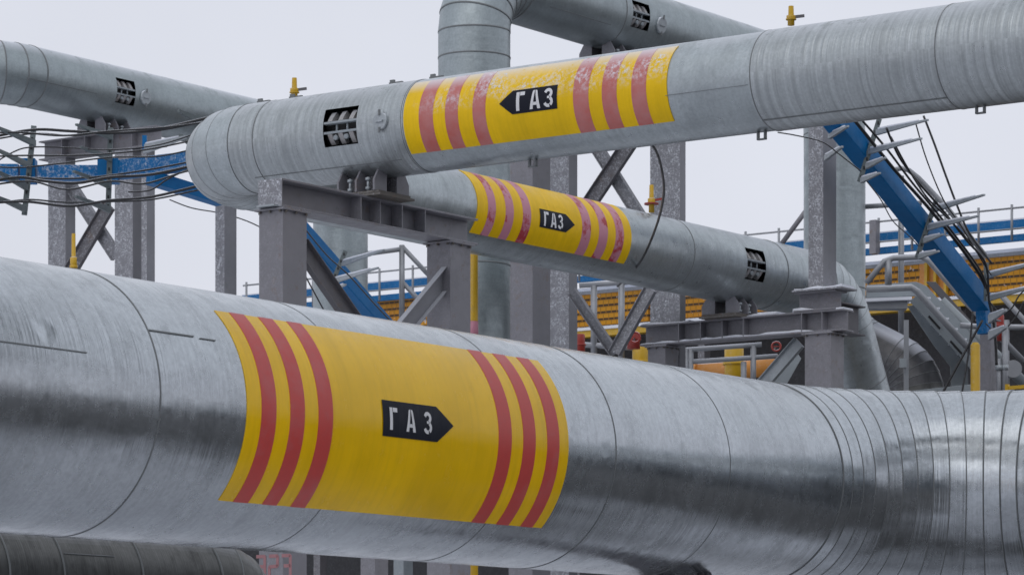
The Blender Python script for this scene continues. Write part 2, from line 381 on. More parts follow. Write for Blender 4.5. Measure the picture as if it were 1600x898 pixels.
def elbow(c0, d0, dturn, r, ang, R, n=96, seg=9, name='elbow', m=None, parent=None, seams=True, uoff=0, seam_w=.014, last=True):
    """segmented elbow: starts at c0 along d0, turns towards dturn"""
    ax = d0.cross(dturn).normalized(); rs = []
    cen = c0+dturn*r; steps = seg; per = ang/steps; u = uoff; pts = []
    for i in range(steps+1):
        a = per*i; p = cen-dturn*math.cos(a)*r+d0*math.sin(a)*r
        t = d0*math.cos(a)+dturn*math.sin(a); rad = (p-cen).normalized()
        pts.append((p, rad, t, u+r*a))
    for p, rad, t, uu in pts: rs.append((p, rad, ax, R, uu))
    # mitred gores: small radius lift just before each joint keeps the joints readable
    rr = []
    b = MB()
    for (c0_, n0_, u0_, R0_, q0), (c1_, n1_, u1_, R1_, q1) in zip(rs, rs[1:]):
        g_ = rings_mesh([(c0_, n0_, u0_, R0_-.003, q0), (c1_, n1_, u1_, R1_+.004, q1)], n); k = len(b.v)
        b.v += g_.v; b.f += [[i+k for i in f] for f in g_.f]; b.uv += g_.uv; b.sm += g_.sm
    o = b.build(name, m, parent, fix=False)
    if seams:
        for i, (p, rad, t, uu) in enumerate(pts):
            if i == len(pts)-1 and not last: continue
            b = MB(); prof = [(-seam_w/2, -.004), (-seam_w/2, .0055), (seam_w/2, .0055), (seam_w/2, -.004)]
            for k in range(n):
                a = 2*math.pi*k/n; dirv = rad*math.cos(a)+ax*math.sin(a)
                for du, dr in prof: b.v.append(p+t*du+dirv*(R+dr))
            for k in range(n):
                for q in range(3): x0 = k*4+q; x1 = ((k+1) % n)*4+q; b.quad([x0, x1, x1+1, x0+1], None, True)
            b.build('seam_band', M['seam'], parent)
    p, rad, t, uu = pts[-1]
    return p, t, uu
def end_cap(run, u, R, parent, m, n=48):
    b = MB(); b.v = [run.p(u, 2*math.pi*k/n, R) for k in range(n)]; b.quad(list(range(n))); return b.build('end_plate', m, parent)
def lap(run, parent, x0, y0, x1, y1, w_=.010):
    w_ *= .5
    u0, p0 = run.hit(x0, y0); u1, p1 = run.hit(x1, y1); ph = (p0+p1)/2
    hw = w_/2/run.R; return run.patch('lap_seam', M['seam'], parent, min(u0, u1), max(u0, u1), ph-hw, ph+hw, .006)

def thick(pts, w_):                                                  # ribbon polygons along a polyline
    out = []
    for (x0, y0), (x1, y1) in zip(pts, pts[1:]):
        dx, dy = x1-x0, y1-y0; L = math.hypot(dx, dy); nx, ny = -dy/L*w_/2, dx/L*w_/2; ex, ey = dx/L*w_*.12, dy/L*w_*.12
        out.append([(x0+nx-ex, y0+ny-ey), (x0-nx-ex, y0-ny-ey), (x1-nx+ex, y1-ny+ey), (x1+nx+ex, y1+ny+ey)])
    return out
def arcp(cx, cy, rx, ry, a0, a1, n=9): return [(cx+rx*math.cos(math.radians(a0+(a1-a0)*i/n)), cy+ry*math.sin(math.radians(a0+(a1-a0)*i/n))) for i in range(n+1)]
def ribbon(pts, w_):
    L, Rr = [], []
    for i, p in enumerate(pts):
        a = pts[max(i-1, 0)]; c = pts[min(i+1, len(pts)-1)]; dx, dy = c[0]-a[0], c[1]-a[1]; l = math.hypot(dx, dy)
        L.append((p[0]-dy/l*w_/2, p[1]+dx/l*w_/2)); Rr.append((p[0]+dy/l*w_/2, p[1]-dx/l*w_/2))
    return [[L[i], L[i+1], Rr[i+1], Rr[i]] for i in range(len(pts)-1)]
def gaz(kern=1.0):
    """stencil letters, height 1; returns polygons and total width"""
    P = [[(0, 0), (.21, 0), (.21, .79), (.21, 1), (0, 1)], [(.245, .8), (.56, .8), (.56, 1), (.245, 1)]]
    x = .95*kern
    P += [[(x, 0), (x+.2, 0), (x+.335, 1), (x+.25, 1), (x+.2, .96)], [(x+.5, 0), (x+.7, 0), (x+.49, .96), (x+.45, 1), (x+.365, 1)], [(x+.23, .2), (x+.47, .2), (x+.44, .36), (x+.26, .36)]]
    x += 1.08*kern
    P += ribbon(arcp(x+.22, .73, .2, .19, 165, -62, 9), .17)+ribbon(arcp(x+.22, .29, .23, .21, 62, -55, 6), .17)+ribbon(arcp(x+.22, .29, .23, .21, -72, -165, 5), .17)
    P += [[(x+.15, .46), (x+.3, .46), (x+.3, .58), (x+.15, .58)]]
    return [P[:2], P[2:5], P[5:]], x+.5
def arrow_sign(run, parent, tail, tip, shoulder, h, letters_rev, base, kern=1.0, lh=.56):
    """arrow between picture columns; tail, shoulder, tip are u values; centre line phi"""
    ph = base*run.R
    s = 1 if tip > tail else -1
    poly = [(tail, ph-h/2), (shoulder, ph-h/2), (tip, ph), (shoulder, ph+h/2), (tail, ph+h/2)]
    a = run.shapes('direction_arrow', M['arrow'], parent, [poly], .0075)
    P, wd = gaz(kern); k = h*lh; avail = abs(shoulder-tail); x0 = min(tail, shoulder)
    # reading direction: from picture left to right
    sgn = run.read
    st = (avail-wd*k)/2
    pp = []
    for L in P:
        run.shapes('letter', M['white'], a, [[((x0+st+x*k) if sgn > 0 else (x0+avail-st-x*k), ph-k/2+y*k) for x, y in q] for q in L], .0100)
    return a

# --- the big front pipe
mainP = V((-2.8323, 17., 1.7218+ZC)); main = Run(mainP, D1, .7); main.read = 1
t_main = thing('insulated_gas_pipe', 'huge bright galvanised gas pipe across the whole foreground, with yellow panel and red stripes', 'gas pipe', mainP)
US, UE = -7.0, 7.75
straight(main, US, UE, m=M['clad_main'], parent=t_main, n=192)
for u, wd, off in ((-1.6, .012, .005), (.80, .007, .003), (2.35, .004, .002), (3.9, .004, .002), (4.98, .006, .003), (6.3, .005, .002)):
    main.ring('seam_band', M['seam'], t_main, u, wd, off, n=192)
pe, te, ue = elbow(mainP+D1*UE, D1, -D2, 1.72, math.radians(90), .7, n=192, seg=14, name='elbow', m=M['clad_main'], parent=t_main, uoff=UE, seam_w=.008)
mr = Run(pe, -D2, .7); straight(mr, 0, 6.5, m=M['clad_main'], parent=t_main, n=192)
_, pt = main.hit(345, 487); _, pb = main.hit(345, 781)
uL, uR = 1.4827, 4.4645
main.patch('marking_panel', M['yellow'], t_main, uL, uR, pb, pt, .0035)
cols = [((363+8, 497), (425, 620)), None]
def stripes(run, parent, m, xs, yref, p0, p1, off=.0055):
    for xa, xb in xs:
        ua, _ = run.hit(xa, yref(xa)); ub, _ = run.hit(xb, yref(xb)); run.patch('red_stripe', m, parent, min(ua, ub), max(ua, ub), p0, p1, off)
stripes(main, t_main, M['red'], [(408, 431), (453, 475.5), (497, 519.5), (777, 797), (815, 834), (852, 870.5)], lambda x: 640+(x-408)*.04, pb, pt)
ua, pa = main.hit(597, 652); us_, _ = main.hit(682, 661); ut, ptp = main.hit(707, 664)
arrow_sign(main, t_main, ua, ut, us_, .20, 0, pa, kern=1.28, lh=.62)
lap(main, t_main, 0, 533.5, 135, 550.5); lap(main, t_main, 232, 515, 302, 526.5, .014); lap(main, t_main, 312, 529, 336, 532)
# shoe and post beneath it
def saddle(name, label, c, d, R, wide, parent_axis_z, zb, m=M['steel'], nrib=3, group=None, gap=.1, ko=.62):
    """pipe shoe: two base plates, chamfered ribs, spring bolts; c = point on beam under the pipe axis"""
    n = V((d.y, -d.x, 0)); n = -n if n.y > 0 else n
    t = thing(name, label, 'pipe support', V((c.x, c.y, zb)), group)
    MB().box(V((c.x, c.y, zb+.012)), d, n, UP, wide/2+.03, R*ko, .012).build('base_plate', M['shoe'], t)
    MB().box(V((c.x, c.y, zb+.044)), d, n, UP, wide/2-.01, R*ko*.93, .012).build('slide_plate', M['shoe'], t)
    zt = parent_axis_z
    for sgn in (1, -1):
        for k in range(nrib):
            off = -wide/2+.06+(wide-.12)*k/(nrib-1)
            o = V((c.x, c.y, 0))+d*(off-.012)
            h0 = zb+.056
            def zc_(a): return zt-math.sqrt(max(0, R*R-a*a))
            xs = [R*.18*ko/.62, R*ko, R*ko, R*ko*.73, R*.18*ko/.62]
            poly = [(sgn*xs[0], h0), (sgn*xs[1], h0), (sgn*xs[2], h0+.12), (sgn*xs[3], zc_(xs[3])+.01), (sgn*xs[4], zc_(xs[4])+.0)]
            MB().prism(poly, o, n, UP, d, .024).build('rib', m, t)
        MB().box(V((c.x, c.y, (zb+.056+zt-R*.98)/2))+n*sgn*R*.2*ko/.62, d, n, UP, wide/2-.06, .012, (zt-R*.98-zb-.056)/2).build('web', M['steel_dark'], t)
        for k in range(nrib-1):
            off = -wide/2+.06+(wide-.12)*(k+.5)/(nrib-1); p = V((c.x, c.y, zb+.056))+d*off+n*sgn*R*ko*.8
            bb = MB().tube([p, p+UP*.16], .016, 8); bb.tube([p+UP*.02, p+UP*.05], .032, 8); bb.tube([p+UP*.12, p+UP*.15], .034, 8); bb.build('bolt', M['zinc'], t)
    return t
pm = main.P+D1*6.75
saddle('pipe_saddle', 'grey shoe clamped under the huge front pipe at the bottom edge', pm, D1, .7, .30, main.P.z, main.P.z-.7-.14, m=M['steel_dark'], ko=.3)
tp = thing('support_post', 'grey post under the huge front pipe', 'post', V((pm.x, pm.y, 0)))
MB().box(V((pm.x, pm.y, (main.P.z-.84)/2)), D1, -D2, UP, .14, .14, (main.P.z-.84)/2-.013).build('post', M['steel_dark'], tp, .006)
MB().box(V((pm.x, pm.y, main.P.z-.84-.0065)), D1, -D2, UP, .2, .24, .0064).build('head_plate', M['steel_dark'], tp)
# --- pipe with the two raised panels (leg A, elbow, leg B)
ZA = 6.6016+ZC
A0 = V((.408, 35.816, ZA)); corner = V((-3.591, 38.68, ZA)); RB = .85
B0 = corner+D1*RB
A = Run(A0, D2, .5); A.read = -1
lenA = (corner-A0).dot(D2)-RB
t_u = thing('insulated_gas_pipe', 'weathered galvanised gas pipe with a hairpin elbow at left, two yellow panels and pink stripes', 'gas pipe', A0)
hole_of = {}
def opening(run, x0, x1, y0, y1, n=96):
    yc = (y0+y1)/2; ua, _ = run.hit(x0, yc); ub, _ = run.hit(x1, yc); xm = (x0+x1)/2; _, pA = run.hit(xm, y1); _, pB = run.hit(xm, y0)
    st = 2*math.pi/n; pA = round(pA/st)*st; pB = round(pB/st)*st
    return (min(ua, ub), max(ua, ub), pA, pB)
def clamps(run, h, parent, nr=3):
    """what shows in an opening of the cladding: carrier pipe, two flat bars, curved ribs, bolts"""
    u0, u1, p0, p1 = h; R = run.R
    k = Run(run.P, run.d, R-.12); k.n, k.up = run.n, run.up
    o = k.patch('carrier_pipe', M['black'], parent, u0-.05, u1+.05, p0-.15, p1+.15, 0)
    fr = MB()
    hf = (p1-p0)
    for f in (.36, .62):
        ph = p0+hf*f; q0 = run.p(u0+.003, ph, R-.03); q1 = run.p(u1-.003, ph, R-.03); fr.bar(q0, q1, .024, .05, run.n*math.cos(ph)+run.up*math.sin(ph))
    fr.build('clamp_bar', M['pier'], parent)
    for i in range(nr):
        uu = u0+(u1-u0)*(i+.6)/(nr+.15)
        for a0, a1 in ((p0+.01, p0+hf*.33), (p0+hf*.66, p1-.01)):
            b = MB(); nn = 5
            for j in range(nn+1):
                ph = a0+(a1-a0)*j/nn; edge = abs((j/nn) if a0 > p0+.05 else (1-j/nn)); ro = R-.012-.05*edge
                b.v += [run.p(uu-.03, ph, R-.12), run.p(uu-.03, ph, ro), run.p(uu+.03, ph, ro), run.p(uu+.03, ph, R-.12)]
            for j in range(nn):
                for q in range(3): x0 = j*4+q; b.quad([x0, x0+4, x0+5, x0+1])
            b.build('clamp_rib', M['clamp'], parent)
        if i < nr-1:
            uu += (u1-u0)/(nr+.15)*.5
            b = MB().tube([run.p(uu, p0+hf*.36, R-.05), run.p(uu, p0+hf*.62, R-.05)], .013, 8)
            b.tube([run.p(uu, p0+hf*.22, R-.07), run.p(uu, p0+hf*.22, R-.01)], .028, 8); b.build('clamp_bolt', M['pier'], parent)
def disc(run, x, y, r, parent):
    u, ph = run.hit(x, y); nn = run.n*math.cos(ph)+run.up*math.sin(ph); c = run.p(u, ph, run.R)
    o = MB().tube([c-nn*.03, c+nn*.022, c+nn*.026], [r, r, r*.93], 32).build('inspection_cap', M['zinc'], parent)
    t2 = (-run.n*math.sin(ph)+run.up*math.cos(ph))
    MB().bar(c+nn*.035-run.d*r*.5, c+nn*.035+run.d*r*.5, .02, .02, nn).build('cap_handle', M['zinc'], o)
    for s in (1, -1): MB().box(c+nn*.03+t2*r*s, run.d, t2, nn, .012, .03, .008).build('cap_clip', M['seam'], o)
hA = opening(A, 505, 557, 168, 230)
uP0, _ = A.hit(1042, 130); uP1, _ = A.hit(628.5, 180)               # panel ends (u grows to the left)
u118, _ = A.hit(1172, 120); u148, _ = A.hit(1462, 90)
straight(A, -9.5, u148, R=.512, m=M['clad_ridge'], parent=t_u)
straight(A, u148, u118, R=.508, m=M['clad_ridge'], parent=t_u)
straight(A, u118, uP1, R=.5, m=M['clad'], parent=t_u)
straight(A, uP1, lenA, R=.504, holes=[hA], m=M['clad_ridge'], parent=t_u, n=96)
A.ring('seam_band', M['seam'], t_u, u148, .012, .014); A.ring('seam_band', M['seam'], t_u, u118, .012, .010); A.ring('seam_band', M['seam'], t_u, uP1+.02, .008, .006)
A2 = Run(A0, D2, .504); clamps(A2, hA, t_u); disc(A2, 595, 190, .095, t_u)
uS, _ = A.hit(395, 230); A.ring('seam_band', M['seam'], t_u, uS, .012, .007)
pe, te, ue = elbow(A0+D2*lenA, D2, D1, RB, math.radians(90), .504, seg=6, name='elbow', m=M['clad'], parent=t_u, uoff=lenA, seam_w=.006)
cp = A0+D2*(lenA+.0)                                                # small plate on the outer curve of the elbow
_, ptA = A.hit(840, 105); _, pbA = A.hit(840, 221)
_, ptA = A.hit(1045, 75); _, pbA = A.hit(1046, 190)
A.patch('marking_panel', M['yellow_rime'], t_u, uP0, uP1-.02, pbA, ptA, .0075)
stripes(A, t_u, M['pink_a'], [(655, 677), (696, 716), (739, 759), (896, 920), (941, 964), (987, 1010)], lambda x: 185-(x-655)*.13, pbA, ptA, .010)
A.R = .5
ua, pa = A.hit(871, 151); us_, _ = A.hit(801, 156); ut, _ = A.hit(781, 159)
oldR = A.R; A.R = .505
arrow_sign(A, t_u, ua, ut, us_, .25, 0, pa, kern=.93, lh=.78); A.R = oldR
lap(A2, t_u, 1040, 150, 1168, 132.5); A3 = Run(A0, D2, .510); lap(A3, t_u, 1190, 186.5, 1482, 155, .012); lap(A2, t_u, 398, 277, 628, 250, .012)
B = Run(B0, D1, .5); B.read = 1
hB = opening(B, 1168, 1197, 391, 440)
uBe = s_at(1262, B0, D1)
straight(B, 0, uBe, m=M['clad'], parent=t_u, holes=[hB])
clamps(B, hB, t_u)
_, ptB = B.hit(985, 330); _, ptB2 = B.hit(740, 280); _, pbB = B.hit(970, 411)
ub0, _ = B.hit(746, 320); ub1, _ = B.hit(986, 365)
B.patch('marking_panel', M['yellow_b'], t_u, ub0, ub1, pbB, math.radians(66), .0075)
stripes(B, t_u, M['pink_b'], [(762, 774), (789.5, 802), (816.5, 829), (909, 922.5), (935.5, 949), (961.5, 974)], lambda x: 325+(x-762)*.2, pbB, math.radians(66), .010)
ua, pa = B.hit(843, 340); us_, _ = B.hit(884, 349); ut, _ = B.hit(897, 350)
B.R = .505; arrow_sign(B, t_u, ua, ut, us_, .235, 0, pa, kern=.88, lh=.78); B.R = .5
for x in (1075, 1232): u, _ = B.hit(x, 430); B.ring('seam_band', M['seam'], t_u, u, .010, .006)
# leg B dives at its far end
q, tdir, uu = elbow(B0+D1*uBe, D1, -UP, 1.05, math.radians(61), .5, seg=6, m=M['clad'], parent=t_u, uoff=uBe, seam_w=.006)
Bd = Run(q, tdir, .5, side=-D2 if (-D2).y < 0 else D2); straight(Bd, 0, 5.2, m=M['clad'], parent=t_u)
Bd.ring('seam_band', M['seam'], t_u, .9, .012, .006)
# clips and lugs along legs A
def lug(run, x, y, top=True):
    u, _ = run.hit(x, y); ph = math.radians(88 if top else -90); c = run.p(u, ph, run.R)
    s = 1 if top else -1; b = MB()
    if top: b.bar(c-run.d*.09+UP*.012, c+run.d*.09+UP*.012, .03, .02); b.box(c+UP*.03+run.d*.05, run.d, run.n, UP, .03, .012, .02)
    else:
        for q in (-1, 1): b.box(c-UP*.03+run.d*.042*q, run.d, run.n, UP, .008, .02, .04)
        b.box(c-UP*.068, run.d, run.n, UP, .05, .02, .007)
    b.build('lug', M['seam'], t_u)
for x in (378, 425, 577, 640): lug(A2, x, 180)
for x in (790, 1163, 1541): lug(A3, x, 180, False)
sA, _ = A.hit(580, 220)
# ------------------------------------------------------------------ steel portal frames
def column(p, z0, z1, wn, wd, m, parent, kind='box', name='column'):
    """wn: size along the viewer-facing normal, wd: size along D1"""
    b = MB(); n = -D2
    if kind == 'box': b.box(V((p.x, p.y, (z0+z1)/2)), D1, n, UP, wd/2, wn/2, (z1-z0)/2)
    else: b.hsec(V((p.x, p.y, z0)), V((p.x, p.y, z1)), wn, wd, side=n, tf=.022, tw=.016)
    o = b.build(name, m, parent, .004)
    return o
def ibeam(p0, p1, h, w_, m, parent, name='beam', stiff=()):
    b = MB(); a = (p1-p0).normalized(); side = V((a.y, -a.x, 0)); b.hsec(p0, p1, w_, h, side=side, tf=.022, tw=.014); o = b.build(name, m, parent, .003)
    for s in stiff:
        for q in (1, -1):
            MB().box(p0+a*s+side*q*(w_/4+.003), a, side, UP, .007, w_/4-.006, h/2-.0225).build('stiffener', m, parent)
    return o
def brace(p0, p1, w_, m, parent, d, lip=True):
    """channel brace lying in the vertical plane of direction d"""
    n = V((d.y, -d.x, 0)).normalized(); n = -n if n.y > 0 else n
    b = MB(); a = (p1-p0).normalized(); c = a.cross(n).normalized(); m0 = (p0+p1)/2; L = (p1-p0).length/2
    b.box(m0, a, c, n, L, w_/2, .007)
    for s in (1, -1): b.box(m0+c*s*(w_/2+.0052)-n*.03*(-1), a, c, n, L, .005, .038)
    return b.build('brace', m, parent)
n_ = -D2
# front portal under leg A: centre line through the point below the pipe
cA = A0+D2*s_at(583, A0, D2)
zb = 5.86+ZC; bw = .32
fr = thing('pipe_support_frame', 'grey portal frame with V braces carrying the hairpin pipe, left of the middle', 'steel frame', V((cA.x, cA.y, 0)))
fl = V((cA.x, cA.y, 0)); e1 = fl+n_*bw/2
sl = s_at(441, e1, D1); sr = s_at(747, e1, D1)
ibeam(V((fl.x, fl.y, zb-.15))+D1*sl, V((fl.x, fl.y, zb-.15))+D1*sr, .30, bw, M['steel'], fr, stiff=[s_at(x, e1, D1)-sl for x in (565, 595, 629, 665)])
def col_at(x0, xm, x1, base, d_, z0, z1, m, parent, kind='box', wn=None, wd=None):
    """column whose edges stand at picture columns x0 | xm | x1 on the line base + D1"""
    Y = base.y; k = Y/F
    return None
pc1 = fl+D1*(s_at(441, e1, D1)+.205)
column(pc1, 0, zb-.302, .33, .40, M['steel'], fr)
MB().box(fl+D1*(sl-.006)+UP*(zb-.15), D1, n_, UP, .006, bw/2+.002, .148).build('end_plate', M['frosty'], fr)
MB().box(fl+D1*(sl-.05)+UP*(zb-.29), D1, n_, UP, .04, .12, .01).build('bracket', M['zinc'], fr)
pc2 = fl+D1*(s_at(702, e1, D1)+.205)
column(pc2, 0, zb-.302, .33, .39, M['steel'], fr)
cz = lambda x, y, base: at(x, y, (base+D1*s_at(x, base, D1)).y)
fb = fl+n_*.05
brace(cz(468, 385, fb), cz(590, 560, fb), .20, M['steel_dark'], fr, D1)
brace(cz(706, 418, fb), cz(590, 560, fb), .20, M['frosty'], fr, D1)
tsad = saddle('pipe_saddle', 'rusty pipe shoe with spring bolts between the hairpin pipe and the left portal frame', cA, D2, .5, .62, ZA, zb+.001, nrib=3)
def flange_plate(p, z, wn, wd, parent):
    o = MB().box(V((p.x, p.y, z)), D1, n_, UP, wd/2+.035, wn/2+.035, .011).build('cap_plate', M['steel'], parent, .003)
    for i in (-1, 0, 1):
        for q in (1, -1):
            for c in (V((p.x, p.y, z-.010))+D1*i*wd*.42+n_*q*(wn/2+.018), V((p.x, p.y, z-.010))+n_*i*wn*.42+D1*q*(wd/2+.018)):
                MB().tube([c, c-UP*.024], .014, 6).build('bolt', M['shoe'], o)
for p_, a_, b_ in ((pc1, .33, .40), (pc2, .33, .39)): flange_plate(p_, zb-.322, a_, b_, fr)
# stencilled number on the column under the front pipe
def glyph(ch):
    S = {'3': [(0, 1), (.5, 1), (.5, .52), (.12, .52), None, (.5, .5), (.5, 0), (0, 0)], '2': [(0, 1), (.5, 1), (.5, .52), (0, .5), (0, 0), (.5, 0)], '5': [(.5, 1), (0, 1), (0, .5), (.5, .5), (.5, 0), (0, 0)]}[ch]
    out = []; cur = []
    for p in S+[None]:
        if p is None: out += thick(cur, .16); cur = []
        else: cur.append(p)
    return out
def number(txt, x, ytop, hpx, plane_pt, nrm_axis, run_axis, parent, m):
    """write along run_axis on the vertical face through plane_pt"""
    c = plane_pt+run_axis*s_at(x, plane_pt, run_axis); Y = c.y; z1 = (YH-ytop)/F*Y+ZC; h = hpx/F*Y
    b = MB()
    for i, ch in enumerate(txt):
        for q in glyph(ch): b.prism([(i*.78*h+a*h, bb*h) for a, bb in q], V((c.x, c.y, z1-h)), run_axis, UP, nrm_axis, .002)
    return b.build('stencil_number', m, parent)
face_l = pc1-D1*.202; 
number('323', 401, 869, 33, pc1-D1*.2025+n_*0, -D1, n_, fr, M['pink_text'])
# right portal under leg B
sB = s_at(1140, B0, D1); cB = B0+D1*sB; zb2 = 5.87+ZC
gr = thing('pipe_support_frame', 'grey stepped portal frame with tall frosted post, right of the middle', 'steel frame', V((cB.x, cB.y, 0)))
f2 = V((cB.x, cB.y, 0)); e2 = f2-D1*.16
s0 = s_at(1000, e2, -D2); s1 = s_at(1316, e2, -D2)
def onB(x, off=0.0): return f2-D1*off+n_*s_at(x, f2-D1*off, n_)
ibeam(V((f2.x, f2.y, zb2-.15))+n_*s0, V((f2.x, f2.y, zb2-.15))+n_*s1, .30, .32, M['steel'], gr, stiff=[s_at(x, e2, n_)-s0 for x in (1060, 1094, 1128, 1161, 1252, 1284)])
column(onB(1036), 0, zb2-.302, .30, .34, M['steel'], gr)
column(onB(1288), 0, zb2-.302, .42, .36, M['steel'], gr)
pS = onB(1288)
for p_, a_, b_ in ((onB(1036), .30, .34), (pS, .42, .36)): flange_plate(p_, zb2-.322, a_, b_, gr)
ibeam(V((pS.x, pS.y, zb2+.14))-n_*.40, V((pS.x, pS.y, zb2+.14))+n_*.27, .275, .34, M['steel'], gr, name='stub_beam')
MB().box(V((pS.x, pS.y, zb2+.29)), D1, n_, UP, .22, .40, .011).build('head_plate', M['frosty'], gr)
column(onB(1285), zb2+.302, 10.35, .24, .36, M['frosty'], gr, name='post')
ibeam(V((pS.x, pS.y, zb2-.05))+D1*.2, V((pS.x, pS.y, zb2-.05))+D1*.95, .42, .24, M['steel_dark'], gr, name='cross_beam')
brace(at(1018, 452, 48.6), at(962, 552, 48.6), .18, M['frosty'], gr, D2)
brace(at(895, 455, 49.6), at(962, 552, 49.6), .13, M['frosty'], gr, D2)
brace(at(1250, 535, 47.5), at(1185, 610, 47.8), .17, M['zinc'], gr, D2)
def snowline(p0, p1, w_, h_, parent):
    L = (p1-p0).length; n = max(4, int(L/.12)); a = (p1-p0).normalized(); y = UP.cross(a); b = MB()
    for i in range(n+1):
        c = p0.lerp(p1, i/n); hh = h_*random.uniform(.25, 1.2); ww = w_/2*random.uniform(.9, 1.03); k = .002
        b.v += [c-y*ww-UP*k, c-y*ww*.9+UP*hh, c+y*ww*.9+UP*hh, c+y*ww-UP*k]
    for i in range(n):
        for q in range(4): x0 = i*4+q; x1 = i*4+(q+1) % 4; b.quad([x0, x0+4, x1+4, x1], None, q != 3)
    b.quad([0, 1, 2, 3]); b.quad([n*4+3, n*4+2, n*4+1, n*4]); return b.build('snow_cap', M['snow'], parent)
for sa, sb_ in ((s0, s_at(1075, e2, n_)), (s_at(1165, e2, n_), s_at(1212, e2, n_))): snowline(f2+n_*sa+UP*(zb2+.003), f2+n_*sb_+UP*(zb2+.003), .30, .035, gr)
snowline(f2-D1*.09+n_*s0+UP*(zb2-.275), f2-D1*.09+n_*(s1-.5)+UP*(zb2-.275), .13, .03, gr)
snowline(f2+n_*s_at(1238, e2, n_)+UP*(zb2+.003), f2+n_*(s1)+UP*(zb2+.003), .31, .06, gr)
snowline(V((pS.x, pS.y, zb2+.304))-n_*.38, V((pS.x, pS.y, zb2+.304))+n_*.38, .40, .035, gr)
saddle('pipe_saddle', 'dark pipe shoe between the hairpin pipe and the right portal frame', cB, D1, .5, .60, ZA, zb2+.001, m=M['steel'])
# --- overhead pipes: riser + horizontal leg (right), and the back left one
def overhead(name, label, x0, Y0, yc, riser_x, first_rise, m=M['clad_far'], R=.5): pass
P_D = at(1037, 52, 50.6); Drun = Run(P_D, D1, .5)
t_d = thing('insulated_gas_pipe', 'overhead galvanised pipe rising at top centre and running down to a riser at right', 'gas pipe', V((P_D.x, P_D.y, 0)))
sd0 = s_at(741, P_D, D1); sd1 = s_at(1304, P_D, D1); r_ = .8
hD = opening(Drun, 989, 1016, 4, 46)
straight(Drun, sd0+r_, sd1-r_, m=M['clad_far'], parent=t_d, holes=[hD]); clamps(Drun, hD, t_d); disc(Drun, 1033, 40, .12, t_d)
lap(Drun, t_d, 860, 12, 955, 38, .02); u, _ = Drun.hit(962, 60); Drun.ring('seam_band', M['seam'], t_d, u, .016, .006)
elbow(P_D+D1*(sd0+r_), -D1, -UP, r_, math.radians(90), .5, seg=6, m=M['clad_far'], parent=t_d, seam_w=.022)
elbow(P_D+D1*(sd1-r_), D1, -UP, r_, math.radians(90), .5, seg=6, m=M['clad_far'], parent=t_d, seam_w=.014)
def vertical(px, ztop, zbot, parent, m, rings=()):
    r = Run(V((px.x, px.y, 0)), UP, .5, side=V((0, -1, 0)).normalized()); straight(r, zbot, ztop, m=m, parent=parent, name='riser')
    for z in rings: r.ring('seam_band', M['seam'], parent, z, .02, .006)
    return r
pr1 = P_D+D1*sd0; vertical(pr1, P_D.z-r_, 5.6, t_d, M['clad_far'], [P_D.z-r_-.36, 8.05, 6.9])
elbow(V((pr1.x, pr1.y, 5.6)), -UP, D1, r_, math.radians(90), .5, seg=6, m=M['clad_far'], parent=t_d); straight(Run(V((pr1.x, pr1.y, 5.6-r_))+D1*r_, D1, .5), 0, 6, m=M['clad_far'], parent=t_d)
pr2 = P_D+D1*sd1
zr = atz(1300, 470, 1).z
zlow = (YH-560)/F*(pr2.y)+ZC
vertical(pr2, P_D.z-r_, zlow+.95, t_d, M['clad_far'], [(YH-200)/F*pr2.y+ZC+.3, (YH-452)/F*pr2.y+ZC])
dirR = V((.93, -.37, 0)).normalized()
q, tdir, uu = elbow(V((pr2.x, pr2.y, zlow+.95)), -UP, dirR, .95, math.radians(62), .5, seg=6, m=M['clad_far'], parent=t_d, seam_w=.010)
sd_ = UP.cross(dirR).normalized(); sd_ = -sd_ if sd_.y > 0 else sd_
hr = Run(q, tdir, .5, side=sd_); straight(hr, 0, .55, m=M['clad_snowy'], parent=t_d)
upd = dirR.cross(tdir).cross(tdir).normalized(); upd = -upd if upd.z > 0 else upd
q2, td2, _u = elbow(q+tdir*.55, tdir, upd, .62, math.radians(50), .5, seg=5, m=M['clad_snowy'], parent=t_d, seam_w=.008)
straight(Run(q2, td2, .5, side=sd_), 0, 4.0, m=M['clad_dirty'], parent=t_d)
P_C = at(123, 138, 56.); Crun = Run(P_C, D1, .5)
t_c = thing('insulated_gas_pipe', 'overhead galvanised pipe at upper left running behind the hairpin elbow', 'gas pipe', V((P_C.x, P_C.y, 0)))
sc0 = s_at(-28, P_C, D1); sc1 = s_at(532, P_C, D1)
hC = opening(Crun, 183, 212, 126, 163)
straight(Crun, sc0+1.0, sc1-r_, m=M['clad_far'], parent=t_c, holes=[hC]); clamps(Crun, hC, t_c); disc(Crun, 227, 153, .12, t_c)
lap(Crun, t_c, 42, 122, 152, 147, .02)
elbow(P_C+D1*(sc0+1.0), -D1, D2, 1.0, math.radians(90), .505, seg=6, m=M['clad_far'], parent=t_c, seam_w=.02)
cl_ = P_C+D1*sc0+D2*1.0; rl = Run(cl_, D2, .5); straight(rl, 0, 5, m=M['clad_far'], parent=t_c)
elbow(P_C+D1*(sc1-r_), D1, -UP, r_, math.radians(90), .5, seg=6, m=M['clad_far'], parent=t_c)
prc = P_C+D1*sc1; vertical(prc, P_C.z-r_, 6.6, t_c, M['clad_far'], [7.5])
elbow(V((prc.x, prc.y, 6.6)), -UP, D1, r_, math.radians(90), .5, seg=6, m=M['clad_far'], parent=t_c); straight(Run(V((prc.x, prc.y, 6.6-r_))+D1*r_, D1, .5), 0, 5, m=M['clad_far'], parent=t_c)
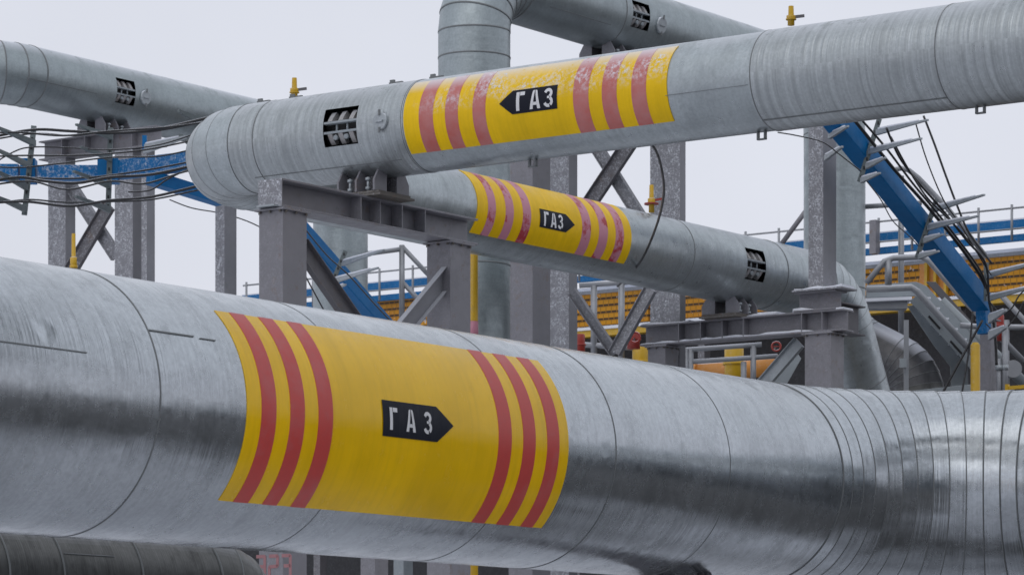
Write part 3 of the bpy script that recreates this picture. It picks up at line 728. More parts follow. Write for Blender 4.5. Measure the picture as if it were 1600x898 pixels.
# sooty pipe under the front pipe, bottom left
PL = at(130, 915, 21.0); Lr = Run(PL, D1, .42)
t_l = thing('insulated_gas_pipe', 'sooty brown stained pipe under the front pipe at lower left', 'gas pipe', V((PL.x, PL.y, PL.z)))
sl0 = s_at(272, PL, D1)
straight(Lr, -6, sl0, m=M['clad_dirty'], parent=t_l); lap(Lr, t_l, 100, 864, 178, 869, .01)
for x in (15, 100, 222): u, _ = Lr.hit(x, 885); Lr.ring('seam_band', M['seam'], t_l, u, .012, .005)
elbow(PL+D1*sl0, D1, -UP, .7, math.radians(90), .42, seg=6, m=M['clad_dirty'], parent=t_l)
# --- rear frames
def rear_frame(label, cols, Yc, xc, ztop, d, xbr=(), kindcol='h', beam_x=None, m=M['frosty'], sad=None):
    base = at(xc, YH, Yc); base.z = 0
    t = thing('pipe_support_frame', label, 'steel frame', base)
    pos = []
    for x0, x1, wd, wn, kd in cols:
        p = base+d*s_at((x0+x1)/2, base, d); pos.append(p); column(p, 0, ztop-.32, wn, wd, m, t, kd)
    if beam_x:
        a = base+d*s_at(beam_x[0], base, d)+UP*(ztop-.16); b_ = base+d*s_at(beam_x[1], base, d)+UP*(ztop-.16)
        ibeam(a, b_, .32, .3, M['steel'], t, stiff=[(b_-a).length*k/5 for k in range(1, 5)])
    for (xa, ya, xb, yb, w_) in xbr:
        pa_ = base+d*s_at(xa, base, d); pb_ = base+d*s_at(xb, base, d); o = n_*(.0 if xa < xb else .09) if d is not D1 else V((0, 0, 0))
        o = -D1*(.0 if xa < xb else .12)
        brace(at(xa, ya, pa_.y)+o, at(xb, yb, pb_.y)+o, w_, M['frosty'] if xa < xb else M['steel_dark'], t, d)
    return t, base
zC = P_C.z-.5-.25
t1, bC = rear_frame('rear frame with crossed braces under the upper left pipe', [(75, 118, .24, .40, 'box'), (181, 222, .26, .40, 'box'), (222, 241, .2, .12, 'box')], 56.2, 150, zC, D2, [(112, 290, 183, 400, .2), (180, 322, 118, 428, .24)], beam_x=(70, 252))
saddle('pipe_saddle', 'grey shoe under the upper left overhead pipe', P_C+D1*s_at(163, P_C, D1), D1, .5, .75, P_C.z, zC+.001)
zD = P_D.z-.5-.25
t2, bD = rear_frame('rear frame with crossed braces under the top centre overhead pipe', [(862, 900, .22, .34, 'box'), (1022, 1065, .15, .52, 'box')], 49.6, 965, zD, D2, [(922, 212, 1010, 352, .17), (998, 218, 918, 338, .22)], beam_x=(850, 1075))
saddle('pipe_saddle', 'dark shoe under the top centre overhead pipe', P_D+D1*s_at(952, P_D, D1), D1, .5, .75, P_D.z, zD+.001)
def lone(label, xc, Y, zt, wn, wd, kind, m, name='support_post'):
    p = at(xc, YH, Y); t = thing(name, label, 'post', V((p.x, p.y, 0))); column(p, 0, zt, wn, wd, m, t, kind, 'shaft')
    MB().box(V((p.x, p.y, zt+.0105)), D1, n_, UP, wd/2+.05, wn/2+.05, .01).build('head_plate', M['steel'], t); return t
lone('wide grey double column behind the pipes, just right of the middle', 828, 52.5, 11.1, .46, .50, 'box', M['steel'])
lone('slim frosted post below the hairpin elbow, left of the portal frame', 353, 47, 9.0, .17, .26, 'box', M['frosty'])
lone('short grey post under the low end of the blue cable tray at right', 1544, 50.5, 7.75, .18, .2, 'box', M['steel'])

# ------------------------------------------------------------------ blue cable trays with bracket arms
def sag(p0, p1, k=.04, n=8):
    L = (p1-p0).length; return [p0.lerp(p1, i/n)-UP*L*k*4*(i/n)*(1-i/n) for i in range(n+1)]
def arm(p0, p1, parent, w_=.05, h0=.085, m_=None):
    m_ = m_ or M['zinc']
    a = (p1-p0); L = a.length; a.normalize(); y = UP.cross(a).normalized(); z = a.cross(y)
    b = MB(); i = len(b.v); th = .03
    # tapered channel: deep at the root, thin at the tip, flat top
    prof = [(0, 0, 1), (0, -h0*1.25, 1), (L, -h0*.42, .75), (L, 0, .75)]
    for x, zz, k in prof:
        for s in (-1, 1): b.v.append(p0+a*x+z*zz+y*s*w_/2*k)
    for f in ((0, 2, 4, 6), (7, 5, 3, 1), (0, 1, 3, 2), (2, 3, 5, 4), (4, 5, 7, 6), (6, 7, 1, 0)): b.quad([i+q for q in f])
    o = b.build('bracket_arm', m_, parent, .003)
    return o
def snowcap(p0, p1, parent, w_=.05):
    a = (p1-p0); pts = [p0+a*(k/8) for k in range(0, 8)]
    b = MB().tube([p+UP*.012 for p in pts], [w_*.36*(1-.4*k/8)*random.uniform(.8, 1.1) for k in range(8)], 8); return b.build('snow_cap', M['snow'], parent)
# left tray
tl = thing('cable_tray', 'frosted blue cable tray with two bracket posts at left', 'cable tray', at(60, 270, 46))
Yt = 46.
a0 = at(-60, 270, Yt); a1 = at(168, 271, Yt); a2 = a1-D2*1.5+D1*.0
MB().bar(a0, at(30, 270, Yt), .2, .215).build('tray_beam', M['blue_frost'], tl, .006)
MB().bar(at(60, 271, Yt), at(158, 271, Yt), .2, .2).build('tray_beam', M['blue_frost'], tl, .006)
z3 = at(184, 266, Yt); zend = z3-D2*1.6+D1*.9
zend = at(345, 246, 45.2)
MB().bar(z3, zend, .2, .24).build('tray_beam', M['blue_frost'], tl, .006)
zz2 = at(235, 278, 45.5); MB().bar(zz2, at(345, 312, 46.3), .2, .17).build('tray_beam', M['blue'], tl, .006)
MB().box(at(170, 268, Yt), V((1, 0, 0)), V((0, 1, 0)), UP, .14, .13, .16).build('joint_plate', M['blue'], tl)
MB().box(at(45, 268, Yt), V((1, 0, 0)), V((0, 1, 0)), UP, .10, .13, .16).build('joint_plate', M['blue'], tl)
def strut(x0, y0, x1, y1, Y, parent, m=M['zinc_dark'], w_=.07):
    p, q = at(x0, y0, Y), at(x1, y1, Y); o = MB().bar(p, q, w_, .05, V((0, -1, 0))).build('bracket_post', m, parent)
    b = MB(); k = int((p-q).length/.12)
    for i in range(k): c = p.lerp(q, (i+.5)/k); b.box(c-V((0, w_*.5+.001, 0)), V((1, 0, 0)), V((0, 1, 0)), UP, .012, .002, .022)
    b.build('slot', M['white'] if False else M['black'], o)
strut(53, 197, 38, 336, 45.85, tl); strut(173, 200, 169, 330, 45.85, tl)
def armset(lst, Y, parent, caps=True, h0=.065, zs=None):
    for (xb, yb, xt, yt) in lst:
        p0 = at(xb, yb, Y); p1 = atz(xt, yt, p0.z); arm(p0, p1, parent, h0=h0, m_=None if caps else M['zinc_dark'])
        if caps: snowcap(p0.lerp(p1, .03), p0.lerp(p1, .93), parent)
armset([(54, 219, -15, 193), (46, 254, -15, 227), (42, 288, -20, 258), (40, 322, -20, 300)], 45.8, tl, False, .07)
armset([(174, 209, 119, 193), (173, 243, 126, 228), (171, 285, 115, 266), (171, 323, 118, 305)], 45.8, tl, False, .07)
armset([(322, 186, 279, 171), (305, 222, 281, 209)], 46.2, tl, False, .1)
MB().bar(at(226, 212, 46), at(226, 235, 46), .06, .06).build('bracket_post', M['blue'], tl)
armset([(226, 226, 290, 212)], 46, tl, True, .1)
# right descending tray
tr = thing('cable_tray', 'steep blue cable tray with snowy bracket arms at right', 'cable tray', at(1420, 330, 48))
g0 = at(1290, 168, 45.9); g1 = at(1535, 474, 49.8)
MB().bar(g0, g1, .27, .27).build('tray_beam', M['blue'], tr, .012)
MB().bar(g1-UP*.04, g1-UP*.45+V((.03, 0, 0)), .16, .16, D1).build('tray_end', M['blue'], tr, .006)
gd = (g1-g0).normalized()
R_sets = [((1374, 186, 1343, 284), 46.6, [(1370, 203, 1450, 186), (1358, 233, 1440, 215), (1354, 256, 1384, 245), (1346, 278, 1375, 269)]),
          ((1463, 312, 1433, 402), 48.0, [(1461, 323, 1538, 303), (1450, 352, 1529, 336), (1444, 372, 1473, 365), (1436, 397, 1467, 391)]),
          ((1541, 410, 1541, 470), 49.3, [(1543, 427, 1615, 410), (1543, 463, 1615, 446)])]
for (x0, y0, x1, y1), Y, arms in R_sets:
    strut(x0, y0, x1, y1, Y, tr); armset(arms, Y-.03, tr, True, .06)
armset([(1546, 492, 1572, 482), (1546, 518, 1573, 508)], 49.4, tr, True, .1)
armset([(1290, 243, 1316, 228), (1296, 209, 1325, 196)], 46.3, tr, True, .06)
# middle descending tray seen through the portal
tm = thing('cable_tray', 'steep blue cable tray seen through the left portal frame', 'cable tray', at(530, 430, 55))
h0 = at(430, 318, 53.5); h1 = at(640, 556, 57)
MB().bar(h0, h1, .27, .27).build('tray_beam', M['blue'], tm, .012)
strut(540, 392, 512, 458, 54.5, tm); armset([(535, 408, 600, 389), (523, 435, 591, 417), (517, 451, 540, 443), (545, 465, 548, 462)][:3], 54.5, tm)

# ------------------------------------------------------------------ cables
def cable(label, pts, r=.014, Y=None, k=3):
    """pts: picture points with a distance each; smooth curve through them"""
    P = [at(*p) if len(p) == 3 else at(p[0], p[1], Y) for p in pts]; out = []
    for i in range(len(P)-1):
        p0, p1, p2, p3 = P[max(i-1, 0)], P[i], P[i+1], P[min(i+2, len(P)-1)]
        for j in range(6):
            t = j/6; out.append(.5*((2*p1)+(p2-p0)*t+(2*p0-5*p1+4*p2-p3)*t*t+(3*p1-p0-3*p2+p3)*t**3))
    out.append(P[-1]); o = MB().tube(out, r, 8).build('cable', M['cable'], None)
    return tag(o, label, 'cable', 'black cables laid on the tray brackets')
cable('topmost black cable on the left tray brackets, drooping between them', [(-30, 218), (50, 203), (110, 205), (172, 208), (240, 203), (330, 183)], .020, 45.3)
cable('black cable just under the topmost one on the left brackets', [(-30, 208), (30, 207), (100, 212), (172, 205), (250, 200), (330, 190)], .014, 45.0)
cable('thin black cable crossing upward to the second arms at left', [(-20, 262), (20, 238), (50, 230), (110, 231), (172, 234), (250, 226), (330, 200)], .010, 45.2)
cable('black cable on the second row of left bracket arms', [(-30, 245), (40, 243), (110, 243), (172, 240), (240, 232), (330, 213)], .012, 45.0)
cable('thick black cable sagging under the blue beam on the third row of arms', [(-30, 286), (30, 277), (70, 283), (120, 286), (172, 277), (240, 272), (330, 252)], .020, 45.0)
cable('black cable above the sagging one on the third row of arms', [(-30, 278), (40, 278), (110, 279), (172, 274), (250, 262), (330, 246)], .013, 45.2)
cable('black cable on the lowest row of left bracket arms', [(-30, 318), (40, 315), (110, 322), (172, 313), (240, 307), (330, 285)], .018, 45.0)
cable('second black cable on the lowest row of left bracket arms', [(-30, 322), (40, 312), (100, 316), (172, 315), (235, 312), (300, 299), (340, 290)], .012, 45.3)
cable('loose thin cable dropping from the left tray behind the frost covered post', [(265, 312), (300, 325), (345, 333), (385, 345), (420, 362), (480, 395)], .009, 47.5)
cable('thin black cable slanting through the left portal in front of the blue tray', [(472, 352), (510, 398), (545, 430), (590, 480), (640, 532)], .011, 50)
cable('short dark cable rising behind the left portal brace', [(470, 418), (490, 455), (510, 492), (530, 530)], .012, 52)
cable('long loose black cable hanging from the upper bracket arm at right', [(1443, 181), (1460, 225), (1478, 275), (1497, 325), (1515, 365), (1550, 412)], .016, 47.6)
cable('thick black cable running down beside the blue tray at right', [(1335, 188, 46), (1365, 225, 46.4), (1400, 268, 47), (1445, 318, 47.6), (1490, 372, 48.2), (1525, 420, 48.8), (1541, 450, 49)], .024)
cable('black cable running down through the middle of the bracket arms at right', [(1385, 200, 46), (1405, 245, 46.4), (1435, 285, 47), (1470, 325, 47.6), (1510, 375, 48.2), (1540, 412, 48.8), (1545, 470, 49)], .017)
cable('thin cable looping below the blue tray at right', [(1350, 278), (1375, 310), (1395, 345), (1420, 368), (1436, 385)], .008, 46.8)
cable('thin cable hanging from under the upper pipe to the tall post at right', [(1215, 207), (1245, 212), (1285, 222), (1310, 240), (1346, 268)], .009, 44.5)
cable('black cable sloping down to the right behind the front pipe', [(1535, 500), (1510, 545), (1480, 600), (1465, 630)], .018, 47)
cable('black cable hanging straight beside the yellow post at right', [(1520, 486), (1515, 540), (1508, 585), (1500, 630)], .014, 47)
cable('black cable end drooping below the last bracket arms at right', [(1543, 460), (1552, 500), (1556, 540), (1557, 570)], .022, 49.5)
cable('black cable hugging the right side of the blue tray, just outside the thick one', [(1345, 186, 46), (1385, 232, 46.4), (1425, 285, 47.1), (1462, 330, 47.6), (1500, 378, 48.2), (1533, 425, 48.8), (1545, 462, 49)], .016)
cable('black cable sagging between the upper and middle bracket arms at right', [(1392, 214, 46.2), (1418, 262, 46.6), (1448, 308, 47.2), (1478, 338, 47.7), (1505, 366, 48.1), (1535, 405, 48.8)], .013)
cable('grey black cable bowing out past the middle bracket arms at right', [(1430, 190, 46.2), (1448, 250, 46.8), (1474, 312, 47.4), (1500, 350, 47.9), (1525, 392, 48.5), (1550, 432, 49.2)], .010)
cable('short black cable tangle curling under the lowest arms at right', [(1545, 470, 49.2), (1562, 488, 49.2), (1580, 482, 49.2), (1592, 462, 49.2), (1606, 448, 49.2)], .012)
cable('thin cable wound down the conduit at the right edge', [(1540, 505, 49.4), (1560, 520, 49.4), (1585, 498, 49.4), (1600, 470, 49.4)], .010)
cable('drooping black cable between the second and third rows of left arms', [(-30, 258), (25, 262), (90, 256), (172, 246), (250, 244), (330, 226)], .011, 45.1)
cable('slack black cable dipping below the third row of left arms', [(-30, 292), (45, 283), (105, 296), (172, 283), (225, 287), (290, 268), (335, 262)], .013, 44.9)
cable('slack black cable crossing from the third to the lowest left arms', [(200, 300), (235, 297), (262, 280), (300, 262), (335, 250)], .011, 45.0)
cable('black cable pair strand on the topmost row, behind the others', [(-30, 222), (50, 209), (115, 212), (172, 205), (235, 206), (330, 188)], .012, 45.6)
o = cable('single black cable looping from the upper pipe down over the yellow panelled leg', [(1000, 214, 36.3), (1022, 230, 36.5), (1034, 265, 38), (1037, 305, 41), (1025, 355, 44), (1000, 410, 45.2), (965, 447, 46.5)], .016)
# ------------------------------------------------------------------ small yellow vent valves
def vent(label, x, y0, y1, Y, red=False, sc_=.7):
    p = at(x, y1, Y); h = (y1-y0)/F*Y; t = thing('vent_valve', label, 'valve', p, 'yellow vent valves')
    MB().tube([p, p+UP*h*.3, p+UP*h*.32, p+UP*h*.5, p+UP*h*.52, p+UP*h], [sc_*.055*x_ for x_ in (1, 1, 1.35, 1.35, .85, .75)], 12).build('valve_body', M['ypaint'], t)
    MB().tube([p+UP*h*.28, p+UP*h*.34], .10 if red else .06, 12).build('flange', M['red_valve'] if red else M['ypaint'], t)
    MB().bar(p+UP*h*.42, p+UP*h*.5+V((.15, 0, 0)), .03, .03).build('handle', M['steel_dark'] if not red else M['red_valve'], t)
vent('small yellow vent valve above the hairpin elbow', 460, 122, 155, 41)
vent('small yellow vent valve on top of the upper right pipe', 1236, 10, 40, 38)
vent('small yellow vent valve with red flange between the pipes', 1018, 289, 332, 46, True)
vent('yellow vent valve in front of the crossed braces at far left', 115, 365, 440, 50, False)
def pole(label, x, w_px, y0, y1, Y, m, name='marker_post', cat='post', foot=None):
    p, q = at(x, y1, Y), at(x, y0, Y); r = w_px/2/F*Y; p.z = 0
    t = thing(name, label, cat, p); MB().tube([p, q-UP*r*.6, q], [r, r, r*.6], 20).build('shaft', m, t)
    if foot: MB().tube([at(x, foot, Y)-UP*.25, at(x, foot, Y)], r*1.06, 20).build('band', M['pink_b'], t)
    return t
pole('tall plain yellow pole between the left portal and the grey columns', 740, 14, 380, 520, 44.6, M['ypaint'], foot=502)
pole('rime streaked yellow pole at lower right beside the short grey post', 1524, 15, 535, 620, 47.5, M['ypaint'])
# ------------------------------------------------------------------ cooler deck far behind
Yb = 78.
def bk(x, y): # point on the far deck's front plane: line along D2 through (1000, ., Yb)
    base = at(1000, YH, Yb); p = base+D2*s_at(x, base, D2); return at(x, y, p.y)
zdeck = lambda y: (YH-y)/F*Yb+ZC
def line(x0, x1, z, off=0.0):
    base = at(1000, YH, Yb)-D1*off; a = base+D2*s_at(x0, base, D2); c = base+D2*s_at(x1, base, D2); a.z = c.z = z; return a, c
deck = thing('air_cooler_deck', 'long far deck clad in orange yellow louvres behind the pipes', 'cooler', at(1000, YH, Yb))
zt, zb_ = zdeck(447), zdeck(507)
def plate(x0, x1, z0, z1, th, name, m, parent, off=0.0):
    a, c = line(x0, x1, 0, off); L = (c-a).length; d = (c-a).normalized()
    return MB().box(V(((a.x+c.x)/2, (a.y+c.y)/2, (z0+z1)/2)), d, V((d.y, -d.x, 0)), UP, L/2, th/2, (z1-z0)/2).build(name, m, parent)
plate(385, 760, zb_, zt+.2, .12, 'louvre_panel', M['louvre'], deck, .3)
for x0, x1 in ((766, 1015), (1021, 1215), (1221, 1440), (1484, 1660)):
    plate(x0, x1, zb_, zt-.03, .12, 'louvre_panel', M['louvre'], deck)
plate(1441, 1483, zb_-.3, zt-.1, .25, 'orange_panel', M['orange'], deck)
for x in (1448, 1462, 1478): plate(x-2, x+2, zb_-.3, zt-.1, .1, 'panel_rib', M['ypaint'], deck, .2)
plate(380, 1665, zt-.02, zt+.06, .12, 'snowy_ledge', M['snow'], deck)
plate(380, 1665, zt-.10, zt-.021, .1, 'rim_beam', M['rail'], deck, .08)
plate(380, 1665, zb_-.07, zb_, .4, 'sill', M['snow'], deck, .1)
plate(380, 1665, zb_-.22, zb_-.071, .3, 'lower_beam', M['ypaint'], deck, .1)
plate(-300, 1800, 0, zdeck(500)-.05, .3, 'underdeck_shade', M['dark'], deck, -1.5)  # dark sheets standing in for the shadows beneath and behind the deck
plate(820, 1800, 0, zb_+.1, .3, 'underdeck_shade', M['dark'], deck, -1.2)
for i, x in enumerate((500, 700, 905, 1100, 1300, 1500)):
    plate(x-5, x+5, 0, zb_-.23, .25, 'deck_leg', M['steel_dark'], deck, .1)
# blue cable ladders with rail on top of the deck
lad = thing('cable_ladder', 'long blue cable ladder rack with thin railing above the far deck', 'cable rack', at(1000, YH, Yb-1))
for z0, z1 in ((zt+.40, zt+.57), (zt+.12, zt+.26)):
    plate(380, 1665, z0, z1, .12, 'blue_rail', M['blue'], lad, .6)
plate(380, 1665, zt+.571, zt+.60, .1, 'snow_strip', M['snow'], lad, .6)
for z in (.78, .34):
    a, c = line(380, 1665, zt+z, .9); MB().tube([a, c], .022, 6).build('rail', M['rail'], lad)
for i in range(24):
    x = 385+i*52; a, c = line(x, x+3, 0, .9); a1 = a.copy(); a.z = zt+.1; a1.z = zt+.86; MB().tube([a, a1], .028, 6).build('rail_post', M['rail'], lad)
plate(1361, 1371, zt+.07, zt+.8, .15, 'junction_post', M['steel'], lad, 1.0)
# ------------------------------------------------------------------ railings, stairs, odd machinery between
def railing(label, posts, rails, Y, r=.022, name='railing', m=M['rail'], bends=()):
    t = thing(name, label, 'railing', at(posts[0][0] if posts else rails[0][0][0], 600, Y))
    for x, y0, y1 in posts: MB().tube([at(x, y1, Y), at(x, y0, Y)], r*1.15, 10).build('post', m, t)
    for pts in rails: MB().tube([at(x, y, Y) for x, y in pts], r, 10).build('rail', m, t)
    return t
railing('snowy grey railing in front of the louvres between the grey columns', [(928, 446, 560), (971, 442, 560)], [[(905, 446), (985, 440), (1016, 441)], [(905, 538), (1020, 545)]], 60, .05)
railing('low double grey railing under the right portal beam', [(1072, 545, 620), (1079, 545, 620), (1177, 540, 620), (1162, 565, 620)], [[(1062, 547), (1190, 538)], [(1065, 566), (1215, 556)]], 54, .04)
railing('tall grey handrail post with curved top beside the steep blue tray', [(1408, 275, 560)], [[(1350, 323), (1395, 320), (1440, 317)], [(1390, 267), (1408, 263), (1420, 266), (1435, 278), (1480, 325), (1540, 400)]], 55, .042)
railing('long sloping handrail over the grey stair at right', [(1388, 405, 445)], [[(1354, 442), (1382, 408), (1396, 403), (1440, 401), (1452, 408), (1500, 462), (1535, 498), (1600, 565)]], 52.5, .048)
railing('short grey horizontal rail at the right edge behind the tray end', [(1572, 500, 625)], [[(1500, 508), (1540, 511)], [(1565, 511), (1640, 511)], [(1563, 460), (1600, 500), (1640, 545)]], 53, .045)
railing('thin grey scaffold rails seen through the left portal frame', [(628, 383, 500)], [[(540, 401), (628, 389)], [(628, 385), (672, 432)], [(628, 440), (665, 480)]], 62, .045)
st = thing('steel_stair', 'grey steel stair and landing at right behind the steep blue tray', 'stairs', at(1450, 600, 54))
def stringer(pts, Y, wpx, m, th=.06, name='stringer'):
    for p, q in zip(pts, pts[1:]):
        a, c = at(*p, Y), at(*q, Y); MB().bar(a, c, th, wpx/F*Y, UP).build(name, m, st, .004)
MBx = MB(); n0 = V((0, -1, 0))
def slab(poly, Y, th, name, m, parent):
    o = at(0, 0, Y); pts = [at(x, y, Y) for x, y in poly]; b = MB(); k = len(pts)
    b.v = [p.copy() for p in pts]+[p+V((0, th, 0)) for p in pts]; b.quad(list(range(k))); b.quad([k+i for i in range(k)][::-1])
    for i in range(k): j = (i+1) % k; b.quad([i, j, k+j, k+i])
    return b.build(name, m, parent, .003)
slab([(1354, 445), (1432, 440), (1448, 447), (1560, 568), (1560, 590), (1546, 590), (1430, 462), (1354, 465)], 54, .08, 'outer_stringer', M['pier'], st)
slab([(1352, 466), (1425, 463), (1425, 468), (1352, 471)], 53.8, .5, 'landing_edge', M['snow'], st)
slab([(1352, 472), (1418, 470), (1418, 482), (1352, 482)], 53.9, .3, 'landing_beam', M['rail'], st)
slab([(1422, 470), (1436, 458), (1530, 566), (1520, 580), (1500, 556)], 53.4, .06, 'inner_stringer', M['pier'], st)
slab([(1418, 478), (1430, 476), (1512, 566), (1514, 640), (1487, 640), (1485, 572), (1460, 540)], 54.3, .05, 'side_plate', M['pier'], st)
slab([(1425, 610), (1518, 600), (1518, 640), (1425, 640)], 52, .2, 'base_kerb', M['pier'], st)
slab([(1190, 612), (1238, 540), (1252, 560), (1215, 625)], 53, .06, 'side_plate', M['zinc'], st)
for i in range(7):
    x = 1440+i*14; y = 470+i*16; a = at(x, y, 53.9); MB().box(a, V((1, 0, 0)), V((0, 1, 0)), UP, .1, .4, .012).build('tread', M['snow'], st)
for k in ((1416, 500, 640), ):
    x, y0, y1 = k; MB().bar(at(x, y1, 51.8), at(x, y0, 51.8), .07, .07, V((0, 1, 0))).build('support_leg', M['rail'], st)
MB().box(at(1411, 567, 51.7), V((1, 0, 0)), V((0, 1, 0)), UP, .05, .04, .07).build('clamp', M['zinc'], st)
# orange pipe, red valves, yellow pots low in the gap
def drum(label, x, y, w_px, h_px, Y, m, name, cat, horizontal=False):
    p = at(x, y, Y); r = w_px/2/F*Y; h = h_px/F*Y; t = thing(name, label, cat, p)
    MB().tube([p-UP*h, p-UP*.02, p], [r, r, r*.9], 20).build('body', m, t); MB().tube([p-UP*h*.45, p-UP*h*.38], r*1.18, 20).build('flange', m, t); return t
op = at(1090, 580, 62); t = thing('orange_pipe', 'snow topped orange pipe low behind the right portal frame', 'pipe', op)
MB().tube([op, op-D2*1.75], .19, 32).build('shell', M['orange'], t); MB().tube([op-D2*-.01, op-D2*.08], .225, 32).build('flange', M['orange'], t)
drum('yellow drum shaped valve head beneath the right portal beam', 1147, 543, 30, 60, 60, M['ypaint'], 'gate_valve', 'valve')
drum('yellow drum at the foot of the V braces, behind the railing', 1001, 540, 26, 60, 60, M['ypaint'], 'gate_valve', 'valve')
def wheel(label, x, y, rpx, Y):
    p = at(x, y, Y); r = rpx/F*Y; t = thing('hand_wheel', label, 'valve wheel', p)
    b = MB(); b.tube([p+V((math.cos(a*math.pi/8)*r, 0, math.sin(a*math.pi/8)*r)) for a in range(17)], r*.22, 8, False); b.build('rim', M['red_valve'], t)
    b = MB().bar(p-V((r, 0, 0)), p+V((r, 0, 0)), r*.2, r*.2); b.build('spoke', M['red_valve'], t); MB().tube([p, p+V((0, .3, 0))], r*.2, 8).build('stem', M['steel_dark'], t)
wheel('red valve hand wheel just left of the right portal column', 1213, 541, 7, 58)
wheel('small red valve hand wheel right of the V braces', 992, 527, 8, 58)
drum('red valve body behind the V braces, right side', 990, 520, 20, 25, 59, M['red_valve'], 'gate_valve', 'valve')
drum('red valve body beside the tall grey double column', 906, 522, 16, 40, 59, M['red_valve'], 'gate_valve', 'valve')
drum('dark red valve cap at the right edge beside the tray end', 1562, 492, 14, 40, 52, M['red_valve'], 'gate_valve', 'valve')
jb = thing('junction_box', 'round grey junction box with rim at the lower right edge', 'junction box', at(1585, 575, 52))
p = at(1583, 576, 52); MB().tube([p, p+V((0, .25, 0))], .12, 24).build('case', M['pier'], jb); MB().tube([p-V((0, .02, 0)), p+V((0, .03, 0))], .135, 24).build('rim', M['rail'], jb)
yb = thing('yellow_bracket', 'low yellow steel bracket at the right edge above the front pipe', 'bracket', at(1590, 605, 48))
MB().bar(at(1575, 606, 48), at(1640, 601, 48), .08, .05).build('rail', M['ypaint'], yb); MB().bar(at(1575, 613, 48), at(1640, 611, 48), .08, .03).build('lower_rail', M['ypaint'], yb)
MB().bar(at(1574, 620, 48), at(1574, 600, 48), .05, .05, D1).build('upright', M['ypaint'], yb)
for i, (x, lab) in enumerate(((1561, 'slim grey conduit next to the short grey post at right'), (1570, 'grey conduit at right edge, right of the slim one'))):
    pp = at(x, 640, 50.3); t = thing('conduit', lab, 'conduit', pp); MB().tube([at(x, 640, 50.3), at(x, 560-i*45, 50.3)], .035+.01*i, 10).build('tube', M['rail'], t); MB().tube([at(x, 578, 50.3), at(x, 570, 50.3)], .055, 10).build('coupling', M['zinc'], t)
# bits seen below the front pipe
for i, (x, lab, m) in enumerate(((340, 'pale grey post under the front pipe, left of the numbered column', M['steel']), (585, 'grey post under the front pipe, right of the numbered column', M['steel']), (630, 'thin grey post under the front pipe beside the paired posts', M['pier']))):
    p = at(x, YH, 40+i*4); t = thing('support_post', lab, 'post', V((p.x, p.y, 0))); zt_ = (YH-800)/F*p.y+ZC
    MB().box(V((p.x, p.y, zt_/2)), D1, n_, UP, .17-.03*i, .15-.03*i, zt_/2-.02).build('shaft', m, t, .004); MB().box(V((p.x, p.y, zt_)), D1, n_, UP, .2, .2, .012).build('head_plate', m, t)
    if i == 0:
        nn_ = number('323', 342, 866, 26, V((p.x, p.y, 0))+n_*.151, n_, D1, t, M['pink_text'])

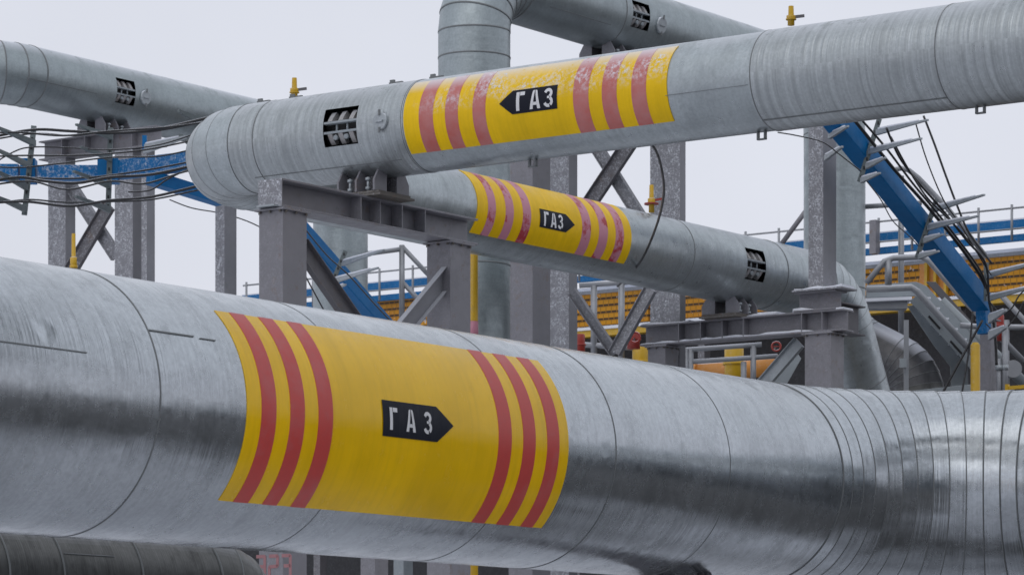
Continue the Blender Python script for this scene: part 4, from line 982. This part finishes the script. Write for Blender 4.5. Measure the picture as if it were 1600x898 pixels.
# ------------------------------------------------------------------ unseen halls added behind the viewer to darken what the front pipe mirrors
for k, (x0, x1, yy, hh, lab, mm) in enumerate(((-30, -9, -52, 5, 'low dark shed added out of view across the yard, mirrored at the left of the front pipe', 'hall'), (-7, 9, -36, 9, 'tall dark plant hall added out of view across the yard, mirrored in the yellow panel', 'hall'),
        (11, 24, -40, 12, 'grey plant hall with a flat roof added out of view across the yard', 'hall'), (24.8, 70, -34, 26, 'largest dark plant hall added out of view across the yard, mirrored in the elbow of the front pipe', 'hall'))):
    hall = thing('unseen_hall', lab, 'unseen building', V(((x0+x1)/2, yy, 0)))
    MB().box(V(((x0+x1)/2, yy-6, hh/2)), V((1, 0, 0)), V((0, 1, 0)), UP, (x1-x0)/2, 6, hh/2).build('wall', M[mm], hall)
    MB().box(V(((x0+x1)/2, yy-6, hh+.15)), V((1, 0, 0)), V((0, 1, 0)), UP, (x1-x0)/2+.3, 6.3, .149).build('roof', M['pier'], hall)
    for i in range(int((x1-x0)/5)): MB().box(V((x0+3+i*5, yy+.06, hh*.5)), V((1, 0, 0)), V((0, 1, 0)), UP, 1.2, .05, hh*.2).build('window', M['pier'], hall)
# unseen pipe rack added high above for the dark bands the front pipe mirrors
XA = V((1, 0, 0)); YA = V((0, 1, 0))
for k, (yy, rad, lab) in enumerate(((14.6, .55, 'unseen high rack pipe added over the yard, nearest of three'), (16.9, .4, 'slimmer unseen high rack pipe added between the other two'), (19.3, .6, 'unseen high rack pipe added over the front pipe, farthest of three'))):
    o_ = V((0, yy, 9.2+rad)); tt = thing('unseen_rack_pipe', lab, 'gas pipe', o_, 'added pipes on the unseen high rack'); straight(Run(o_, XA, rad), -26, 30, m=M['clad_far'], parent=tt, n=48, step=4)
for k, u in enumerate((-12, 14)):
    tt = thing('unseen_rack_frame', ('unseen grey rack frame added under the high pipes, right of the view', 'unseen grey rack frame added under the high pipes, left of the view')[1-k], 'steel frame', V((u, 17, 0)))
    for q in (13.2, 21): MB().box(V((u, q, 4.43)), XA, YA, UP, .18, .18, 4.43).build('column', M['steel'], tt, .004)
    ibeam(V((u, 13, 9.03)), V((u, 21.3, 9.03)), .30, .3, M['steel'], tt)
sr_ = thing('stay_rod', 'thin grey diagonal rod left of the tall frosted post', 'rod', at(1222, 380, 58)); MB().tube([at(1222, 380, 58), at(1275, 308, 58)], .045, 10).build('rod', M['steel'], sr_)

MB().tube([at(1354, 452, 53.2), at(1424, 449, 53.2), at(1434, 456, 53.2), at(1546, 580, 53.2)], .055, 10).build('hand_rail', M['rail'], st)
MB().tube([at(1470, 470, 54.6), at(1600, 598, 54.6)], .09, 10).build('stringer_tube', M['pier'], st)
slab([(1448, 440), (1462, 440), (1610, 604), (1596, 604)], 54.9, .08, 'outer_stringer', M['steel_dark'], st)
for k in range(3): x = 1452+k*34; y = 492+k*39; slab([(x, y), (x+18, y+20), (x+16, y+23), (x-2, y+3)], 53.33, .02, 'slot', M['black'], st)
